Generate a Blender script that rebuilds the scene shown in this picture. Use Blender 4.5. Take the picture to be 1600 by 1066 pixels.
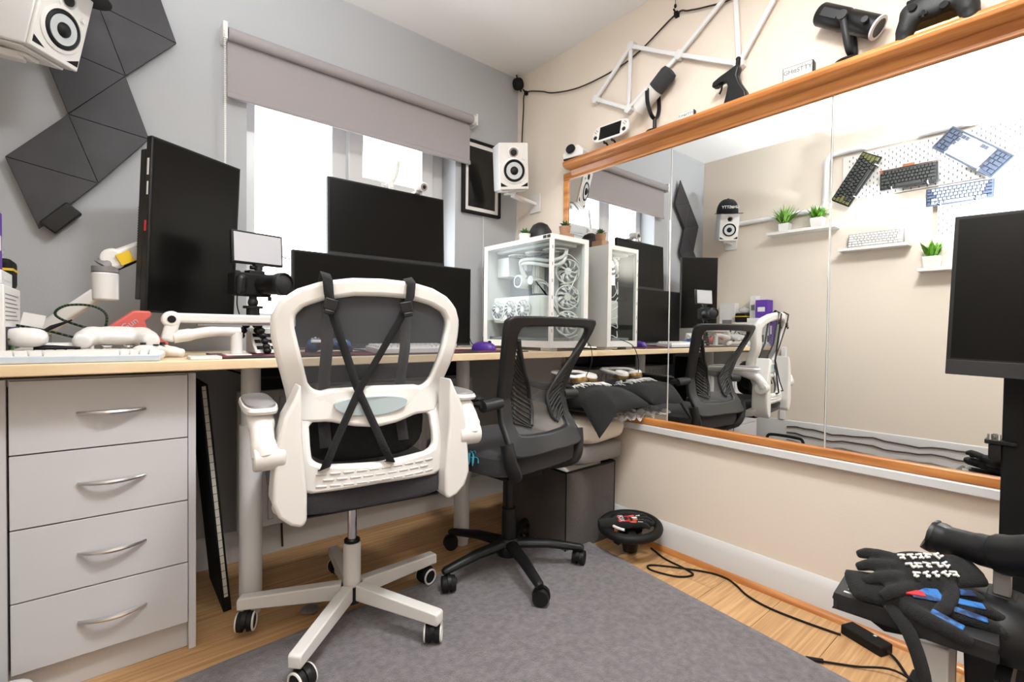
import bpy, bmesh, math, random
from mathutils import Vector, Matrix, Euler, noise
random.seed(7)
for o in list(bpy.data.objects): bpy.data.objects.remove(o)
sc = bpy.context.scene; col = sc.collection; R = math.radians; PI = math.pi

# ------------------------------------------------------------------ camera
FPX = 753.17; yaw, pitch, roll = R(39.837), R(1.1556), R(0.6983)
F = Vector((math.sin(yaw)*math.cos(pitch), math.cos(yaw)*math.cos(pitch), -math.sin(pitch)))
Rt = Vector((math.cos(yaw), -math.sin(yaw), 0)); Up = Rt.cross(F)
R2 = Rt*math.cos(roll) + Up*math.sin(roll); U2 = -Rt*math.sin(roll) + Up*math.cos(roll)
cam = bpy.data.objects.new('camera', bpy.data.cameras.new('camera')); col.objects.link(cam)
cam.data.sensor_width = 36; cam.data.sensor_fit = 'HORIZONTAL'; cam.data.lens = FPX*36/1600
cam.data.clip_start = .02
CAM = Vector((-1.8425, -2.179, .934))
cam.matrix_world = Matrix(((R2.x, U2.x, -F.x, CAM.x), (R2.y, U2.y, -F.y, CAM.y), (R2.z, U2.z, -F.z, CAM.z), (0, 0, 0, 1)))
sc.camera = cam

# ------------------------------------------------------------------ world, lights, exposure
w = bpy.data.worlds.new('daylight'); sc.world = w; w.use_nodes = True
bg = w.node_tree.nodes['Background']; bg.inputs[0].default_value = (.93, .97, 1, 1); bg.inputs[1].default_value = 4.5
def light(name, kind, loc, aim, energy, color=(1, 1, 1), **k):
    d = bpy.data.lights.new(name, kind); d.energy = energy; d.color = color
    for a, b in k.items(): setattr(d, a, b)
    o = bpy.data.objects.new(name, d); col.objects.link(o); o.location = loc
    o.rotation_euler = (Vector(aim)-Vector(loc)).to_track_quat('-Z', 'Y').to_euler()
    return o
# the photographer's flash beside the camera, bounced off the wall and ceiling; and an added ceiling lamp, out of view, to lift top surfaces
light('bounce_flash', 'SPOT', (-1.86, -2.2, 1.3), (-1.93, -1.75, 2.41), 190, (.93, .968, 1), spot_size=R(115), spot_blend=.8, shadow_soft_size=.05)
light('added_ceiling_light', 'AREA', (-1.05, -1.75, 2.33), (-1.05, -1.75, 0), 16, (.93, .968, 1), shape='DISK', size=.36)
sc.view_settings.view_transform = 'Standard'; sc.view_settings.look = 'None'
sc.view_settings.gamma = 1; sc.view_settings.use_curve_mapping = False
sc.view_settings.exposure = .92

# ------------------------------------------------------------------ helpers
def lin(c):
    if isinstance(c, str):
        c = [int(c[i:i+2], 16)/255 for i in (0, 2, 4)]
    return [(x/12.92 if x <= .04045 else ((x+.055)/1.055)**2.4) for x in c]
M = {}
def mat(name, c, rough=.5, metal=0, c2=None, vs=6, stretch=(1, 1, 1), bump=0, bs=120, coat=0, spec=.5, emit=0, alpha=1, rnd=0, lo=.35, hi=.65, detail=4, sheen=0):
    m = bpy.data.materials.new(name); m.use_nodes = True; nt = m.node_tree; N = nt.nodes; L = nt.links
    b = N['Principled BSDF']; c = lin(c); b.inputs['Base Color'].default_value = (*c, 1)
    b.inputs['Roughness'].default_value = rough; b.inputs['Metallic'].default_value = metal
    b.inputs['Specular IOR Level'].default_value = spec; b.inputs['Coat Weight'].default_value = coat
    b.inputs['Sheen Weight'].default_value = sheen
    if emit:
        b.inputs['Emission Color'].default_value = (*c, 1); b.inputs['Emission Strength'].default_value = emit
    if c2 or bump:
        tc = N.new('ShaderNodeTexCoord'); mp = N.new('ShaderNodeMapping'); L.new(tc.outputs['Object'], mp.inputs[0])
        mp.inputs['Scale'].default_value = stretch
        if rnd:
            oi = N.new('ShaderNodeObjectInfo'); ml = N.new('ShaderNodeMath'); ml.operation = 'MULTIPLY'; ml.inputs[1].default_value = 37
            L.new(oi.outputs['Random'], ml.inputs[0]); cb = N.new('ShaderNodeCombineXYZ')
            for i in range(3): L.new(ml.outputs[0], cb.inputs[i])
            L.new(cb.outputs[0], mp.inputs['Location'])
    if c2:
        c2 = lin(c2); n = N.new('ShaderNodeTexNoise'); n.inputs['Scale'].default_value = vs; n.inputs['Detail'].default_value = detail
        L.new(mp.outputs[0], n.inputs['Vector']); r = N.new('ShaderNodeValToRGB')
        r.color_ramp.elements[0].position = lo; r.color_ramp.elements[1].position = hi
        r.color_ramp.elements[0].color = (*c, 1); r.color_ramp.elements[1].color = (*c2, 1)
        L.new(n.outputs[0], r.inputs[0]); out = r.outputs[0]
        if rnd:
            hs = N.new('ShaderNodeHueSaturation'); mr = N.new('ShaderNodeMapRange'); mr.inputs[3].default_value = 1-rnd; mr.inputs[4].default_value = 1+rnd
            L.new(oi.outputs['Random'], mr.inputs[0]); L.new(mr.outputs[0], hs.inputs['Value']); L.new(out, hs.inputs['Color']); out = hs.outputs[0]
        L.new(out, b.inputs['Base Color'])
    if bump:
        n2 = N.new('ShaderNodeTexNoise'); n2.inputs['Scale'].default_value = bs; n2.inputs['Detail'].default_value = 3
        L.new(tc.outputs['Object'], n2.inputs['Vector']); bp = N.new('ShaderNodeBump'); bp.inputs['Strength'].default_value = bump
        bp.inputs['Distance'].default_value = .004; L.new(n2.outputs[0], bp.inputs['Height']); L.new(bp.outputs[0], b.inputs['Normal'])
    if alpha < 1:
        t = N.new('ShaderNodeBsdfTransparent'); mx = N.new('ShaderNodeMixShader'); mx.inputs[0].default_value = alpha
        L.new(t.outputs[0], mx.inputs[1]); L.new(b.outputs[0], mx.inputs[2]); L.new(mx.outputs[0], N['Material Output'].inputs[0])
    M[name] = m; return m
def glass(name, tint=(1, 1, 1), refl=.08):
    m = bpy.data.materials.new(name); m.use_nodes = True; nt = m.node_tree; N = nt.nodes; L = nt.links
    N.remove(N['Principled BSDF']); t = N.new('ShaderNodeBsdfTransparent'); t.inputs[0].default_value = (*tint, 1)
    g = N.new('ShaderNodeBsdfGlossy'); g.inputs['Roughness'].default_value = .02
    lw = N.new('ShaderNodeLayerWeight'); pw = N.new('ShaderNodeMath'); pw.operation = 'POWER'; pw.inputs[1].default_value = 4; L.new(lw.outputs['Facing'], pw.inputs[0])
    ad = N.new('ShaderNodeMath'); ad.operation = 'MULTIPLY_ADD'; ad.inputs[1].default_value = .35; ad.inputs[2].default_value = refl; ad.use_clamp = True; L.new(pw.outputs[0], ad.inputs[0])
    mx = N.new('ShaderNodeMixShader'); L.new(ad.outputs[0], mx.inputs[0]); L.new(t.outputs[0], mx.inputs[1]); L.new(g.outputs[0], mx.inputs[2])
    L.new(mx.outputs[0], N['Material Output'].inputs[0]); M[name] = m; return m

class MB:
    def __init__(s, m=None): s.v = []; s.f = []; s.m = m or Matrix()
    def add(s, vs, fs):
        n = len(s.v); s.v += [s.m @ Vector(p) for p in vs]; s.f += [tuple(i+n for i in f) for f in fs]; return s
    def box(s, c, d, m=None):
        x, y, z = d[0]/2, d[1]/2, d[2]/2; m = m or Matrix(); c = Vector(c)
        vs = [c + m @ Vector((a*x, b*y, e*z)) for a in (-1, 1) for b in (-1, 1) for e in (-1, 1)]
        return s.add(vs, [(0, 1, 3, 2), (4, 6, 7, 5), (0, 4, 5, 1), (2, 3, 7, 6), (0, 2, 6, 4), (1, 5, 7, 3)])
    def bx(s, a, b):   # box from min to max corner
        return s.box([(a[i]+b[i])/2 for i in range(3)], [abs(b[i]-a[i]) for i in range(3)])
    def bar(s, p, q, wd, ht, up=(0, 0, 1)):   # box section from p to q
        p, q = Vector(p), Vector(q); d = (q-p); l = d.length; d.normalize(); u = Vector(up)
        sd = d.cross(u); sd = sd.normalized() if sd.length > 1e-6 else Vector((1, 0, 0)); u = sd.cross(d)
        m = Matrix((sd, d, u)).transposed(); return s.box((p+q)/2, (wd, l, ht), m)
    def tube(s, pts, r, n=10, closed=False, caps=True, flat=1):
        pts = [Vector(p) for p in pts]; k = len(pts); rr = r if isinstance(r, (list, tuple)) else [r]*k
        T = []
        for i in range(k):
            a = pts[(i-1) % k] if (closed or i > 0) else pts[i]; b = pts[(i+1) % k] if (closed or i < k-1) else pts[i]
            T.append((b-a).normalized())
        u = Vector((0, 0, 1)) if abs(T[0].z) < .9 else Vector((1, 0, 0))
        vs = []
        for i in range(k):
            u = (u - T[i]*u.dot(T[i])).normalized(); x = T[i].cross(u)
            for j in range(n):
                a = 2*PI*j/n; vs.append(pts[i] + (x*math.cos(a) + u*math.sin(a)*flat)*rr[i])
        fs = []
        for i in range(k if closed else k-1):
            for j in range(n):
                a, b = i*n+j, i*n+(j+1) % n; c, d = ((i+1) % k)*n+(j+1) % n, ((i+1) % k)*n+j; fs.append((a, b, c, d))
        if caps and not closed: fs += [tuple(range(n))[::-1], tuple((k-1)*n+j for j in range(n))]
        return s.add(vs, fs)
    def cyl(s, p, q, r, r2=None, n=20): return s.tube([p, q], [r, r if r2 is None else r2], n)
    def lathe(s, prof, n=24, m=None):
        m = m or Matrix(); vs = []; fs = []; k = len(prof)
        for r, z in prof:
            for j in range(n): a = 2*PI*j/n; vs.append(m @ Vector((r*math.cos(a), r*math.sin(a), z)))
        for i in range(k-1):
            for j in range(n): fs.append((i*n+j, i*n+(j+1) % n, (i+1)*n+(j+1) % n, (i+1)*n+j))
        fs += [tuple(range(n))[::-1], tuple((k-1)*n+j for j in range(n))]
        return s.add(vs, fs)
    def prism(s, poly, d, m=None):   # 2D polygon in local XY, extruded to +Z by d
        m = m or Matrix(); n = len(poly)
        vs = [m @ Vector((x, y, 0)) for x, y in poly] + [m @ Vector((x, y, d)) for x, y in poly]
        fs = [tuple(range(n))[::-1], tuple(range(n, 2*n))] + [(i, (i+1) % n, n+(i+1) % n, n+i) for i in range(n)]
        return s.add(vs, fs)
    def ring(s, outer, inner, fn, n=64, cen=(0, 0)):   # closed outlines -> ring with depth; fn(x,y,side)->3D, side 0/1
        def res(P, k):
            P = [Vector(p[:2]) for p in P]; c = Vector(cen); o = []
            for j in range(k):
                d = Vector((math.cos(2*PI*j/k+.001), math.sin(2*PI*j/k+.001))); best = None
                for i in range(len(P)):
                    a, b = P[i]-c, P[(i+1) % len(P)]-c; e = b-a; den = d.x*e.y-d.y*e.x
                    if abs(den) < 1e-12: continue
                    t = (a.x*e.y-a.y*e.x)/den; u = (a.x*d.y-a.y*d.x)/den
                    if t > 0 and -1e-6 <= u <= 1+1e-6 and (best is None or t > best): best = t
                o.append(c + d*(best or 0))
            return o
        A = res(outer, n)
        if inner is None:   # filled disc with rings
            K = 7; vs = [fn(*cen, .5)] + [fn(*(Vector(cen).lerp(p, r/K)), .5) for r in range(1, K+1) for p in A]; fs = []
            for i in range(n):
                j = (i+1) % n; fs.append((0, 1+i, 1+j))
                for r in range(K-1): fs.append((1+r*n+i, 1+(r+1)*n+i, 1+(r+1)*n+j, 1+r*n+j))
            return s.add(vs, fs)
        B = res(inner, n)
        vs = [fn(*p, 0) for p in A] + [fn(*p, 0) for p in B] + [fn(*p, 1) for p in A] + [fn(*p, 1) for p in B]; fs = []
        for i in range(n):
            j = (i+1) % n
            fs += [(i, j, n+j, n+i), (2*n+i, 3*n+i, 3*n+j, 2*n+j), (i, 2*n+i, 2*n+j, j), (n+i, n+j, 3*n+j, 3*n+i)]
        return s.add(vs, fs)
    def ell(s, c, r, n=16, k=10, p=1.0, m=None, wob=0, ws=8, seed=0):   # (super)ellipsoid, optionally wobbled
        m = m or Matrix(); c = Vector(c); vs = []; fs = []; sg = lambda x: math.copysign(abs(x)**p, x)
        for i in range(k+1):
            ph = -PI/2 + PI*i/k
            for j in range(n):
                a = 2*PI*j/n; q = Vector((r[0]*sg(math.cos(ph))*sg(math.cos(a)), r[1]*sg(math.cos(ph))*sg(math.sin(a)), r[2]*sg(math.sin(ph))))
                if wob: q += q.normalized()*wob*noise.noise(q*ws + Vector((seed, seed*2.3, 0)))
                vs.append(c + m @ q)
        for i in range(k):
            for j in range(n): fs.append((i*n+j, i*n+(j+1) % n, (i+1)*n+(j+1) % n, (i+1)*n+j))
        return s.add(vs, fs)
    def sheet(s, fn, nu, nv, th=0):   # fn(u,v)->3D, u,v in 0..1; th: thickness along -normal approx by fn2
        vs = [fn(i/nu, j/nv) for i in range(nu+1) for j in range(nv+1)]; fs = []
        for i in range(nu):
            for j in range(nv): a = i*(nv+1)+j; fs.append((a, a+1, a+nv+2, a+nv+1))
        return s.add(vs, fs)
    def mesh(s, name, angle=40):
        me = bpy.data.meshes.new(name); me.from_pydata([tuple(v) for v in s.v], [], s.f); me.validate()
        bm = bmesh.new(); bm.from_mesh(me); bmesh.ops.remove_doubles(bm, verts=bm.verts, dist=1e-6); bmesh.ops.recalc_face_normals(bm, faces=bm.faces); bm.to_mesh(me); bm.free()
        for p in me.polygons: p.use_smooth = True
        me.set_sharp_from_angle(angle=R(angle)); return me
    def build(s, name, material, parent=None, bev=0, seg=2, sub=0, angle=40, solid=0, remesh=0, loc=None, rot=None, smooth=0):
        o = bpy.data.objects.new(name, s.mesh(name, angle)); col.objects.link(o); o.data.materials.append(M[material] if isinstance(material, str) else material)
        if parent: o.parent = parent
        if loc: o.location = loc
        if rot: o.rotation_euler = rot
        if solid:
            md = o.modifiers.new('solid', 'SOLIDIFY'); md.thickness = solid; md.offset = 0
        if remesh:
            md = o.modifiers.new('remesh', 'REMESH'); md.mode = 'VOXEL'; md.voxel_size = remesh; md.use_smooth_shade = True
            if smooth:
                md = o.modifiers.new('smooth', 'SMOOTH'); md.iterations = smooth; md.factor = .5
        if bev:
            md = o.modifiers.new('bevel', 'BEVEL'); md.width = bev; md.segments = seg; md.limit_method = 'ANGLE'; md.angle_limit = R(35); md.harden_normals = False
        if sub:
            md = o.modifiers.new('sub', 'SUBSURF'); md.levels = md.render_levels = sub
        return o
def tag(o, label, cat, group=None):
    o['label'] = label; o['category'] = cat
    if group: o['group'] = group
    return o
def thing(name, label, cat, loc=(0, 0, 0), rot=(0, 0, 0), group=None):
    o = bpy.data.objects.new(name, None); col.objects.link(o); o.location = loc; o.rotation_euler = rot; o.empty_display_size = .05
    return tag(o, label, cat, group)
def struct(o): o['kind'] = 'structure'; return o
def copy(o, parent=None, loc=None, rot=None):
    c = o.copy(); col.objects.link(c)
    if parent: c.parent = parent
    if loc is not None: c.location = loc
    if rot is not None: c.rotation_euler = rot
    return c
def text(s, size, material, parent, loc, rot=(0, 0, 0), name='lettering', ext=.0006, align='CENTER', sx=1):
    cu = bpy.data.curves.new(name, 'FONT'); cu.body = s; cu.size = size; cu.extrude = ext; cu.align_x = align; cu.align_y = 'CENTER'; cu.resolution_u = 3
    t = bpy.data.objects.new('tmp', cu); col.objects.link(t); bpy.context.view_layer.update()
    me = bpy.data.meshes.new_from_object(t.evaluated_get(bpy.context.evaluated_depsgraph_get())); bpy.data.objects.remove(t); bpy.data.curves.remove(cu)
    o = bpy.data.objects.new(name, me); col.objects.link(o); me.materials.clear(); me.materials.append(M[material]); o.parent = parent; o.location = loc; o.rotation_euler = rot; o.scale = (sx, 1, 1)
    return o
def TR(loc=(0, 0, 0), rx=0, ry=0, rz=0): return Matrix.Translation(loc) @ Euler((R(rx), R(ry), R(rz))).to_matrix().to_4x4()
def bez(pts, n=8):   # Catmull-Rom through points
    P = [Vector(p) for p in pts]; o = []
    for i in range(len(P)-1):
        a, b, c, d = P[max(i-1, 0)], P[i], P[i+1], P[min(i+2, len(P)-1)]
        for j in range(n):
            t = j/n; o.append(.5*((2*b) + (c-a)*t + (2*a-5*b+4*c-d)*t*t + (3*b-a-3*c+d)*t**3))
    return o + [P[-1]]

# ------------------------------------------------------------------ materials
mat('paint_grey', 'adafb2', .85, bump=.15, bs=220)
mat('paint_cream', 'ded2c4', .85, bump=.15, bs=220)
mat('paint_ceiling', 'eceae8', .9, bump=.12, bs=180)
mat('gloss_white', 'cfcecd', .35)
mat('skirt_grey', 'c6c5c3', .45)
mat('upvc', 'cbcbcb', .3)
mat('oak', 'b08354', .45, c2='d8ae7e', vs=4, stretch=(.5, 24, 1), bump=.06, bs=60, rnd=.07, detail=10, lo=.3, hi=.72)
mat('oak_dark', '6f4a2a', .7)
mat('pine', 'a4622c', .38, c2='cf8d4e', vs=4, stretch=(9, .7, 9), bump=.06, bs=80, detail=7, coat=.2)
mat('rug', '5f5a5e', .95, c2='7f797c', vs=48, bump=1.0, bs=260, sheen=.3, lo=.28, hi=.72, detail=8)
mat('desk_wood', 'd9bd96', .4, c2='e8d2b0', vs=3, stretch=(1, 10, 8), detail=6)
mat('melamine', 'cdccce', .5)
mat('steel', 'd2d2d3', .28, 1)
mat('chrome', 'd8d8d8', .12, 1)
mat('dark_gap', '1c1a1a', .8)
mat('blind_cloth', '9a9496', .85, bump=.2, bs=700)
mat('plastic_white', 'dcd9d5', .35)
mat('plastic_white2', 'dcdcdc', .45)
mat('plastic_grey', '7f7c7c', .5)
mat('plastic_black', '121213', .42, spec=.35)
mat('plastic_dark', '202021', .5, spec=.4)
mat('matte_black', '0c0c0c', .7, spec=.3)
mat('rubber', '101010', .6, spec=.35)
mat('screen', '040404', .18, spec=.3)
mat('screen_matte', '060605', .32, spec=.16)
mat('panel_black', '37353a', .55, c2='2c2b2f', vs=7)
mat('foam_grey', '3c3c3e', .95, bump=1, bs=500)
mat('fabric_black', '0f0f10', .95, bump=.8, bs=600, sheen=.05)
mat('fabric_dark', '2b292c', .95, bump=.6, bs=500, sheen=.15)
mat('fabric_grey', '8a8584', .95, bump=.6, bs=400)
mat('fabric_cream', 'd9cfc0', .95, bump=.5, bs=60)
mat('felt', '4f4642', .97, c2='3a3330', vs=5, bump=.6, bs=350, sheen=.3)
mat('mesh_dark', '55565a', .85, alpha=.55)
mat('mesh_black', '6d6c6c', .85, alpha=.42)
mat('rubber_mat', '2e2429', .8)
mat('mat_red', '7a2a3a', .8, c2='2a2026', vs=9, lo=.45, hi=.55)
mat('purple', '4a2a86', .4)
mat('purple_box', '5a2a9a', .5)
mat('salmon', 'd4625a', .45)
mat('yellow', 'e0b820', .5)
mat('paper', 'dedcd8', .75)
mat('ink', '2e2e30', .7)
mat('green_ink', '4aa038', .6)
mat('red', 'c82a30', .6)
mat('orange_red', 'd85a40', .6)
mat('blue', '2f6fb4', .55, c2='1a2c50', vs=30, lo=.45, hi=.55)
mat('key_navy', '3a4356', .5)
mat('key_white', 'd8dce2', .4)
mat('key_ice', 'cfdbe4', .3, alpha=.8)
mat('key_char', '2d2e2c', .5)
mat('olive', '5a5a30', .5)
mat('copper', 'b8795a', .3, 1)
mat('gold', '9a7d50', .35, .8)
mat('leaf', '6fa82c', .5, c2='3f7a1c', vs=30)
mat('leaf_pale', '8dbb58', .5, c2='5f9236', vs=30)
mat('leaf_dark', '2f5a22', .55)
mat('soil', '3a2c22', .95)
mat('terracotta', 'a07a60', .8)
mat('board_edge', 'c9c4b8', .6)
mat('teal', '3a8aa0', .9)
mat('grille', '55565a', .6)
mat('led_white', 'b4b4b8', .5)
mat('clear_wrap', 'e8e8e8', .15, alpha=.35)
mat('brown_cable', '2a1712', .5)
mat('badge', 'a9b7ba', .35)
mat('added_lamp_glow', 'fff2e0', .5, emit=6)
mat('key_steel', '8d98a8', .5); mat('board_grey', '84888c', .6); mat('tray_grey', 'a4a7aa', .6); mat('cone_grey', 'bfc3c4', .5)
glass('pane', refl=.04); glass('glazing', refl=.01); glass('case_glass', (.92, .95, .95), .02); glass('acrylic', (.9, .9, .92), .05)
m = mat('mirror', 'f2f4f3', .0, 1); 
# ================================================================== the room
XL, YB, H, MX = -2.15, -3.05, 2.41, -.012
fl = struct(MB().bx((XL-.1, YB-.1, -.06), (.1, .1, -.012)).build('floor', 'oak_dark'))
pm = MB().bx((0, 0, -.012), (1.198, .1905, 0)).mesh('floor_plank'); pm.materials.append(M['oak']); k = 0
for r in range(17):
    x = XL - (.1, .7, .4, 1.0)[r % 4]
    while x < .0:
        a, b = max(x, XL-.02), min(x+1.2, .02)
        if b-a > .03:
            o = bpy.data.objects.new('floor_plank', pm); col.objects.link(o); o.parent = fl; o.location = (a, -.192*(r+1)+.03, 0); o.scale = ((b-a-.0015)/1.198, 1, 1)
        x += 1.2
WX0, WX1, WZ0, WZ1 = -1.42, -.43, .93, 2.02
b = MB(); b.bx((XL-.1, 0, 0), (WX0, .22, H)); b.bx((WX1, 0, 0), (.1, .22, H)); b.bx((WX0, 0, 0), (WX1, .22, WZ0)); b.bx((WX0, 0, WZ1), (WX1, .22, H))
struct(b.build('wall_window', 'paint_grey'))
struct(MB().bx((0, YB, 0), (.1, 0, H)).build('wall_right', 'paint_cream'))
struct(MB().bx((XL-.1, YB, 0), (XL, 0, H)).build('wall_left', 'paint_cream'))
struct(MB().bx((XL-.1, YB-.1, 0), (.1, YB, H)).build('wall_back', 'paint_cream'))
struct(MB().bx((XL-.1, YB-.1, H), (.1, .22, H+.1)).build('ceiling', 'paint_ceiling'))
def skirt(name, prof, m): return struct(MB(m).prism(prof, 1).build(name, 'gloss_white'))
pf = [(0, 0), (.018, 0), (.018, .088), (.008, .114), (.004, .12), (0, .12)]
# prism Z -> wall direction
b = MB(Matrix(((0, 0, 1, XL), (-1, 0, 0, 0), (0, 1, 0, 0), (0, 0, 0, 1)))).prism(pf, -XL); struct(b.build('baseboard_window', 'gloss_white'))
b = MB(Matrix(((-1, 0, 0, 0), (0, 0, -1, -.018), (0, 1, 0, 0), (0, 0, 0, 1)))).prism(pf, -YB-.02); struct(b.build('baseboard_right', 'gloss_white'))
pf2 = [(0, 0), (.016, 0), (.016, .25), (.010, .28), (0, .285)]
b = MB(Matrix(((1, 0, 0, XL), (0, 0, -1, -.018), (0, 1, 0, 0), (0, 0, 0, 1)))).prism(pf2, -YB-.02); struct(b.build('baseboard_left', 'skirt_grey'))
qp = [(.018, 0)] + [(.018+.019*math.cos(a), .019*math.sin(a)) for a in [PI/2*i/6 for i in range(7)]]
b = MB(Matrix(((-1, 0, 0, 0), (0, 0, -1, -.018), (0, 1, 0, 0), (0, 0, 0, 1)))).prism(qp, -YB-.02); struct(b.build('trim_1', 'pine'))
struct(MB().bx((-.032, YB, .498), (0, -.36, .528)).build('trim_2', 'gloss_white', bev=.004))
struct(MB().bx((-.012, -.012, .12), (0, 0, 1.6)).bx((-.02, -.02, 1.35), (0, 0, 1.39)).build('trim_3', 'gloss_white'))

# ------------------------------------------------------------------ window
win = struct(bpy.data.objects.new('window_1', None)); col.objects.link(win); win.location = (-.925, .13, .93)
def wp(name, a, b_, m='upvc', bev=.004, y0=-.0, y1=.05):
    return MB().bx((a[0]+.925, y0, a[1]-.93), (b_[0]+.925, y1, b_[1]-.93)).build(name, m, win, bev=bev)
wp('frame_side', (WX0, WZ0), (-1.362, WZ1)); wp('frame_side', (-.497, WZ0), (WX1, WZ1))
wp('frame_bar', (-1.362, WZ0), (-.497, 1.0)); wp('frame_bar', (-1.362, 1.97), (-.497, WZ1))
wp('mullion', (-1.035, 1.0), (-.968, 1.97)); wp('transom', (-.968, 1.555), (-.497, 1.615))
for s, (x0, x1, z0, z1, wd) in enumerate(((-.964, -.501, 1.619, 1.968, .068), )):   # top-hung vent sash
    sh = MB().bx((x0+.925, -.022, z0-.93), (x0+wd+.925, .03, z1-.93)).bx((x1-wd+.925, -.022, z0-.93), (x1+.925, .03, z1-.93)).bx((x0+wd+.925, -.022, z0-.93), (x1-wd+.925, .03, z0+.06-.93)).bx((x0+wd+.925, -.022, z1-.06-.93), (x1-wd+.925, .03, z1-.93)).build('vent_sash', 'upvc', win, bev=.005)
    hd = MB().bx((-.02, -.032, .705), (.02, -.022, .735)).tube(bez([(.0, -.04, .72), (.03, -.062, .745), (.05, -.068, .80), (.055, -.066, .85)]), [.009]*24+[.007], 8).build('handle', 'plastic_white', sh, loc=(.14, 0, 0))
wp('pane', (-1.362, 1.0), (-1.035, 1.97), 'pane', 0, .02, .024); wp('pane', (-.968, 1.0), (-.497, 1.555), 'pane', 0, .02, .024); wp('pane', (-.896, 1.679), (-.569, 1.908), 'pane', 0, .004, .008)
MB().bx((WX0+.925+.002, -.15, -.005), (WX1+.925-.002, -.002, .012)).build('sill', 'gloss_white', win, bev=.004)

# ------------------------------------------------------------------ roller blind
t = thing('roller_blind', 'grey-mauve roller blind half drawn over the window', 'blind', (-.93, -.05, 2.055))
MB().cyl((-.563, 0, 0), (.567, 0, 0), .023).build('roller', 'blind_cloth', t)
MB().bx((-.563, .016, -.215), (.567, .018, .0)).build('fabric', 'blind_cloth', t)
MB().bx((-.565, .008, -.235), (.569, .022, -.212)).build('bottom_bar', 'blind_cloth', t, bev=.004)
MB().bx((-.583, -.02, -.03), (-.566, .05, .035)).build('bracket', 'plastic_white', t, bev=.003)
e = MB().cyl((.568, 0, 0), (.588, 0, 0), .025).bx((.586, -.02, -.03), (.594, .05, .03)).build('end_cap', 'plastic_white', t)
ch = MB()
for i in range(110):
    z = -.01-i*.0075
    for dx in (-.006, .007): ch.ell((-.577+dx*.4, -.024+dx, z), (.0028, .0028, .0030), 6, 4)
ch.build('bead_chain', 'plastic_white', t)

# ------------------------------------------------------------------ mirror wall
Y0 = -.43
fr = thing('wall_mirror', 'large wall mirror of joined panes in an orange-brown pine frame', 'mirror', (0, -.41, .528))
for a, b_ in ((-.432, -1.026), (-1.030, -1.618), (-1.622, -2.21), (-2.214, -2.80)):
    MB().bx((MX, b_+.41, .030), (MX+.005, a+.41, 1.194)).build('mirror_pane', 'mirror', fr, bev=.0012, seg=1)
for y in (-1.028, -1.62, -2.212): MB().bx((MX+.001, y+.4085, .030), (-.002, y+.4115, 1.194)).build('seam_highlight', 'upvc', fr)  # white strips stand in for the bright bevel highlight along the pane seams
MB().bx((-.026, YB+.42, 0), (0, -.02, .030)).build('bottom_rail', 'pine', fr, bev=.004)
MB().bx((-.022, YB+.42, 1.194), (0, .012, 1.229)).build('top_rail', 'pine', fr, bev=.003)
MB().bx((-.020, -.021, .0305), (0, .012, 1.1935)).build('side_rail', 'pine', fr, bev=.003)
sh = thing('mirror_shelf', 'long pine shelf board above the mirror', 'shelf', (0, -.46, 1.757))
sp = [(0, 0), (-.076, 0), (-.090, .010), (-.094, .022), (-.088, .034), (0, .034)]
MB(Matrix(((1, 0, 0, 0), (0, 0, -1, 0), (0, 1, 0, 0), (0, 0, 0, 1)))).prism(sp, -YB-.47).build('board', 'pine', sh, bev=.002)
MB(Matrix(((1, 0, 0, 0), (0, 0, -1, 0), (0, 1, 0, 0), (0, 0, 0, 1)))).prism([(-.022, -.022), (-.035, -.0), (-.0221, 0)], -YB-.47).build('moulding', 'pine', sh)

# ------------------------------------------------------------------ rug
def rugf(u, v):
    a, b_, c, d = Vector((-1.93, -.69)), Vector((-.212, -.60)), Vector((-.43, -2.75)), Vector((-2.02, -2.75))
    p = (a.lerp(b_, u)).lerp(d.lerp(c, u), v)
    e = .004*noise.noise(Vector((p.x*4, p.y*4, 1))); ed = min(u, v, 1-u, 1-v)
    q = .012*noise.noise(Vector((p.x*5, p.y*5, 3))) if ed < .01 else 0
    return Vector((p.x+q*.4, p.y+q*.4, .010+e*(0 if ed < .02 else 1)))
tag(MB().sheet(rugf, 70, 80).build('rug', 'rug', solid=.012), 'large dark grey short-pile rug under the chairs', 'rug')

# ------------------------------------------------------------------ added ceiling lamp, out of view
t = thing('added_ceiling_lamp', 'round flush ceiling lamp added out of view above the frame', 'lamp', (-1.05, -1.75, 2.34))
MB().lathe([(0, .07), (.2, .07), (.2, .0), (.19, .0), (.19, .06), (0, .06)], 32).build('housing', 'plastic_white', t)
MB().lathe([(0, .02), (.185, .02), (.185, .03), (0, .03)], 32).build('diffuser', 'added_lamp_glow', t)
# ================================================================== desk and drawer unit
DZ = .845
t = thing('desk', 'pale wood desk top running along the window wall', 'desk', (-1.075, -.32, .0))
MB().bx((-1.073, -.315, DZ-.028), (1.071, .30, DZ)).build('desk_top', 'desk_wood', t, bev=.003)
for x, y in ((-1.49, -.43), (-.66, -.43)):
    b = MB().cyl((x+1.075, y+.32, .022), (x+1.075, y+.32, .62), .034, n=24).cyl((x+1.075, y+.32, .0), (x+1.075, y+.32, .022), .03)
    lg = b.build('leg', 'plastic_white2', t); MB().cyl((x+1.075, y+.32, .62), (x+1.075, y+.32, DZ-.034), .029, n=24).box((x+1.075, y+.32, DZ-.031), (.09, .09, .006)).build('leg_tube', 'plastic_white2', lg)
MB().bx((-.17, .13, .715), (.6, .29, .725)).bx((-.17, .13, .715), (.6, .14, .79)).build('cable_tray', 'matte_black', t)

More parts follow.
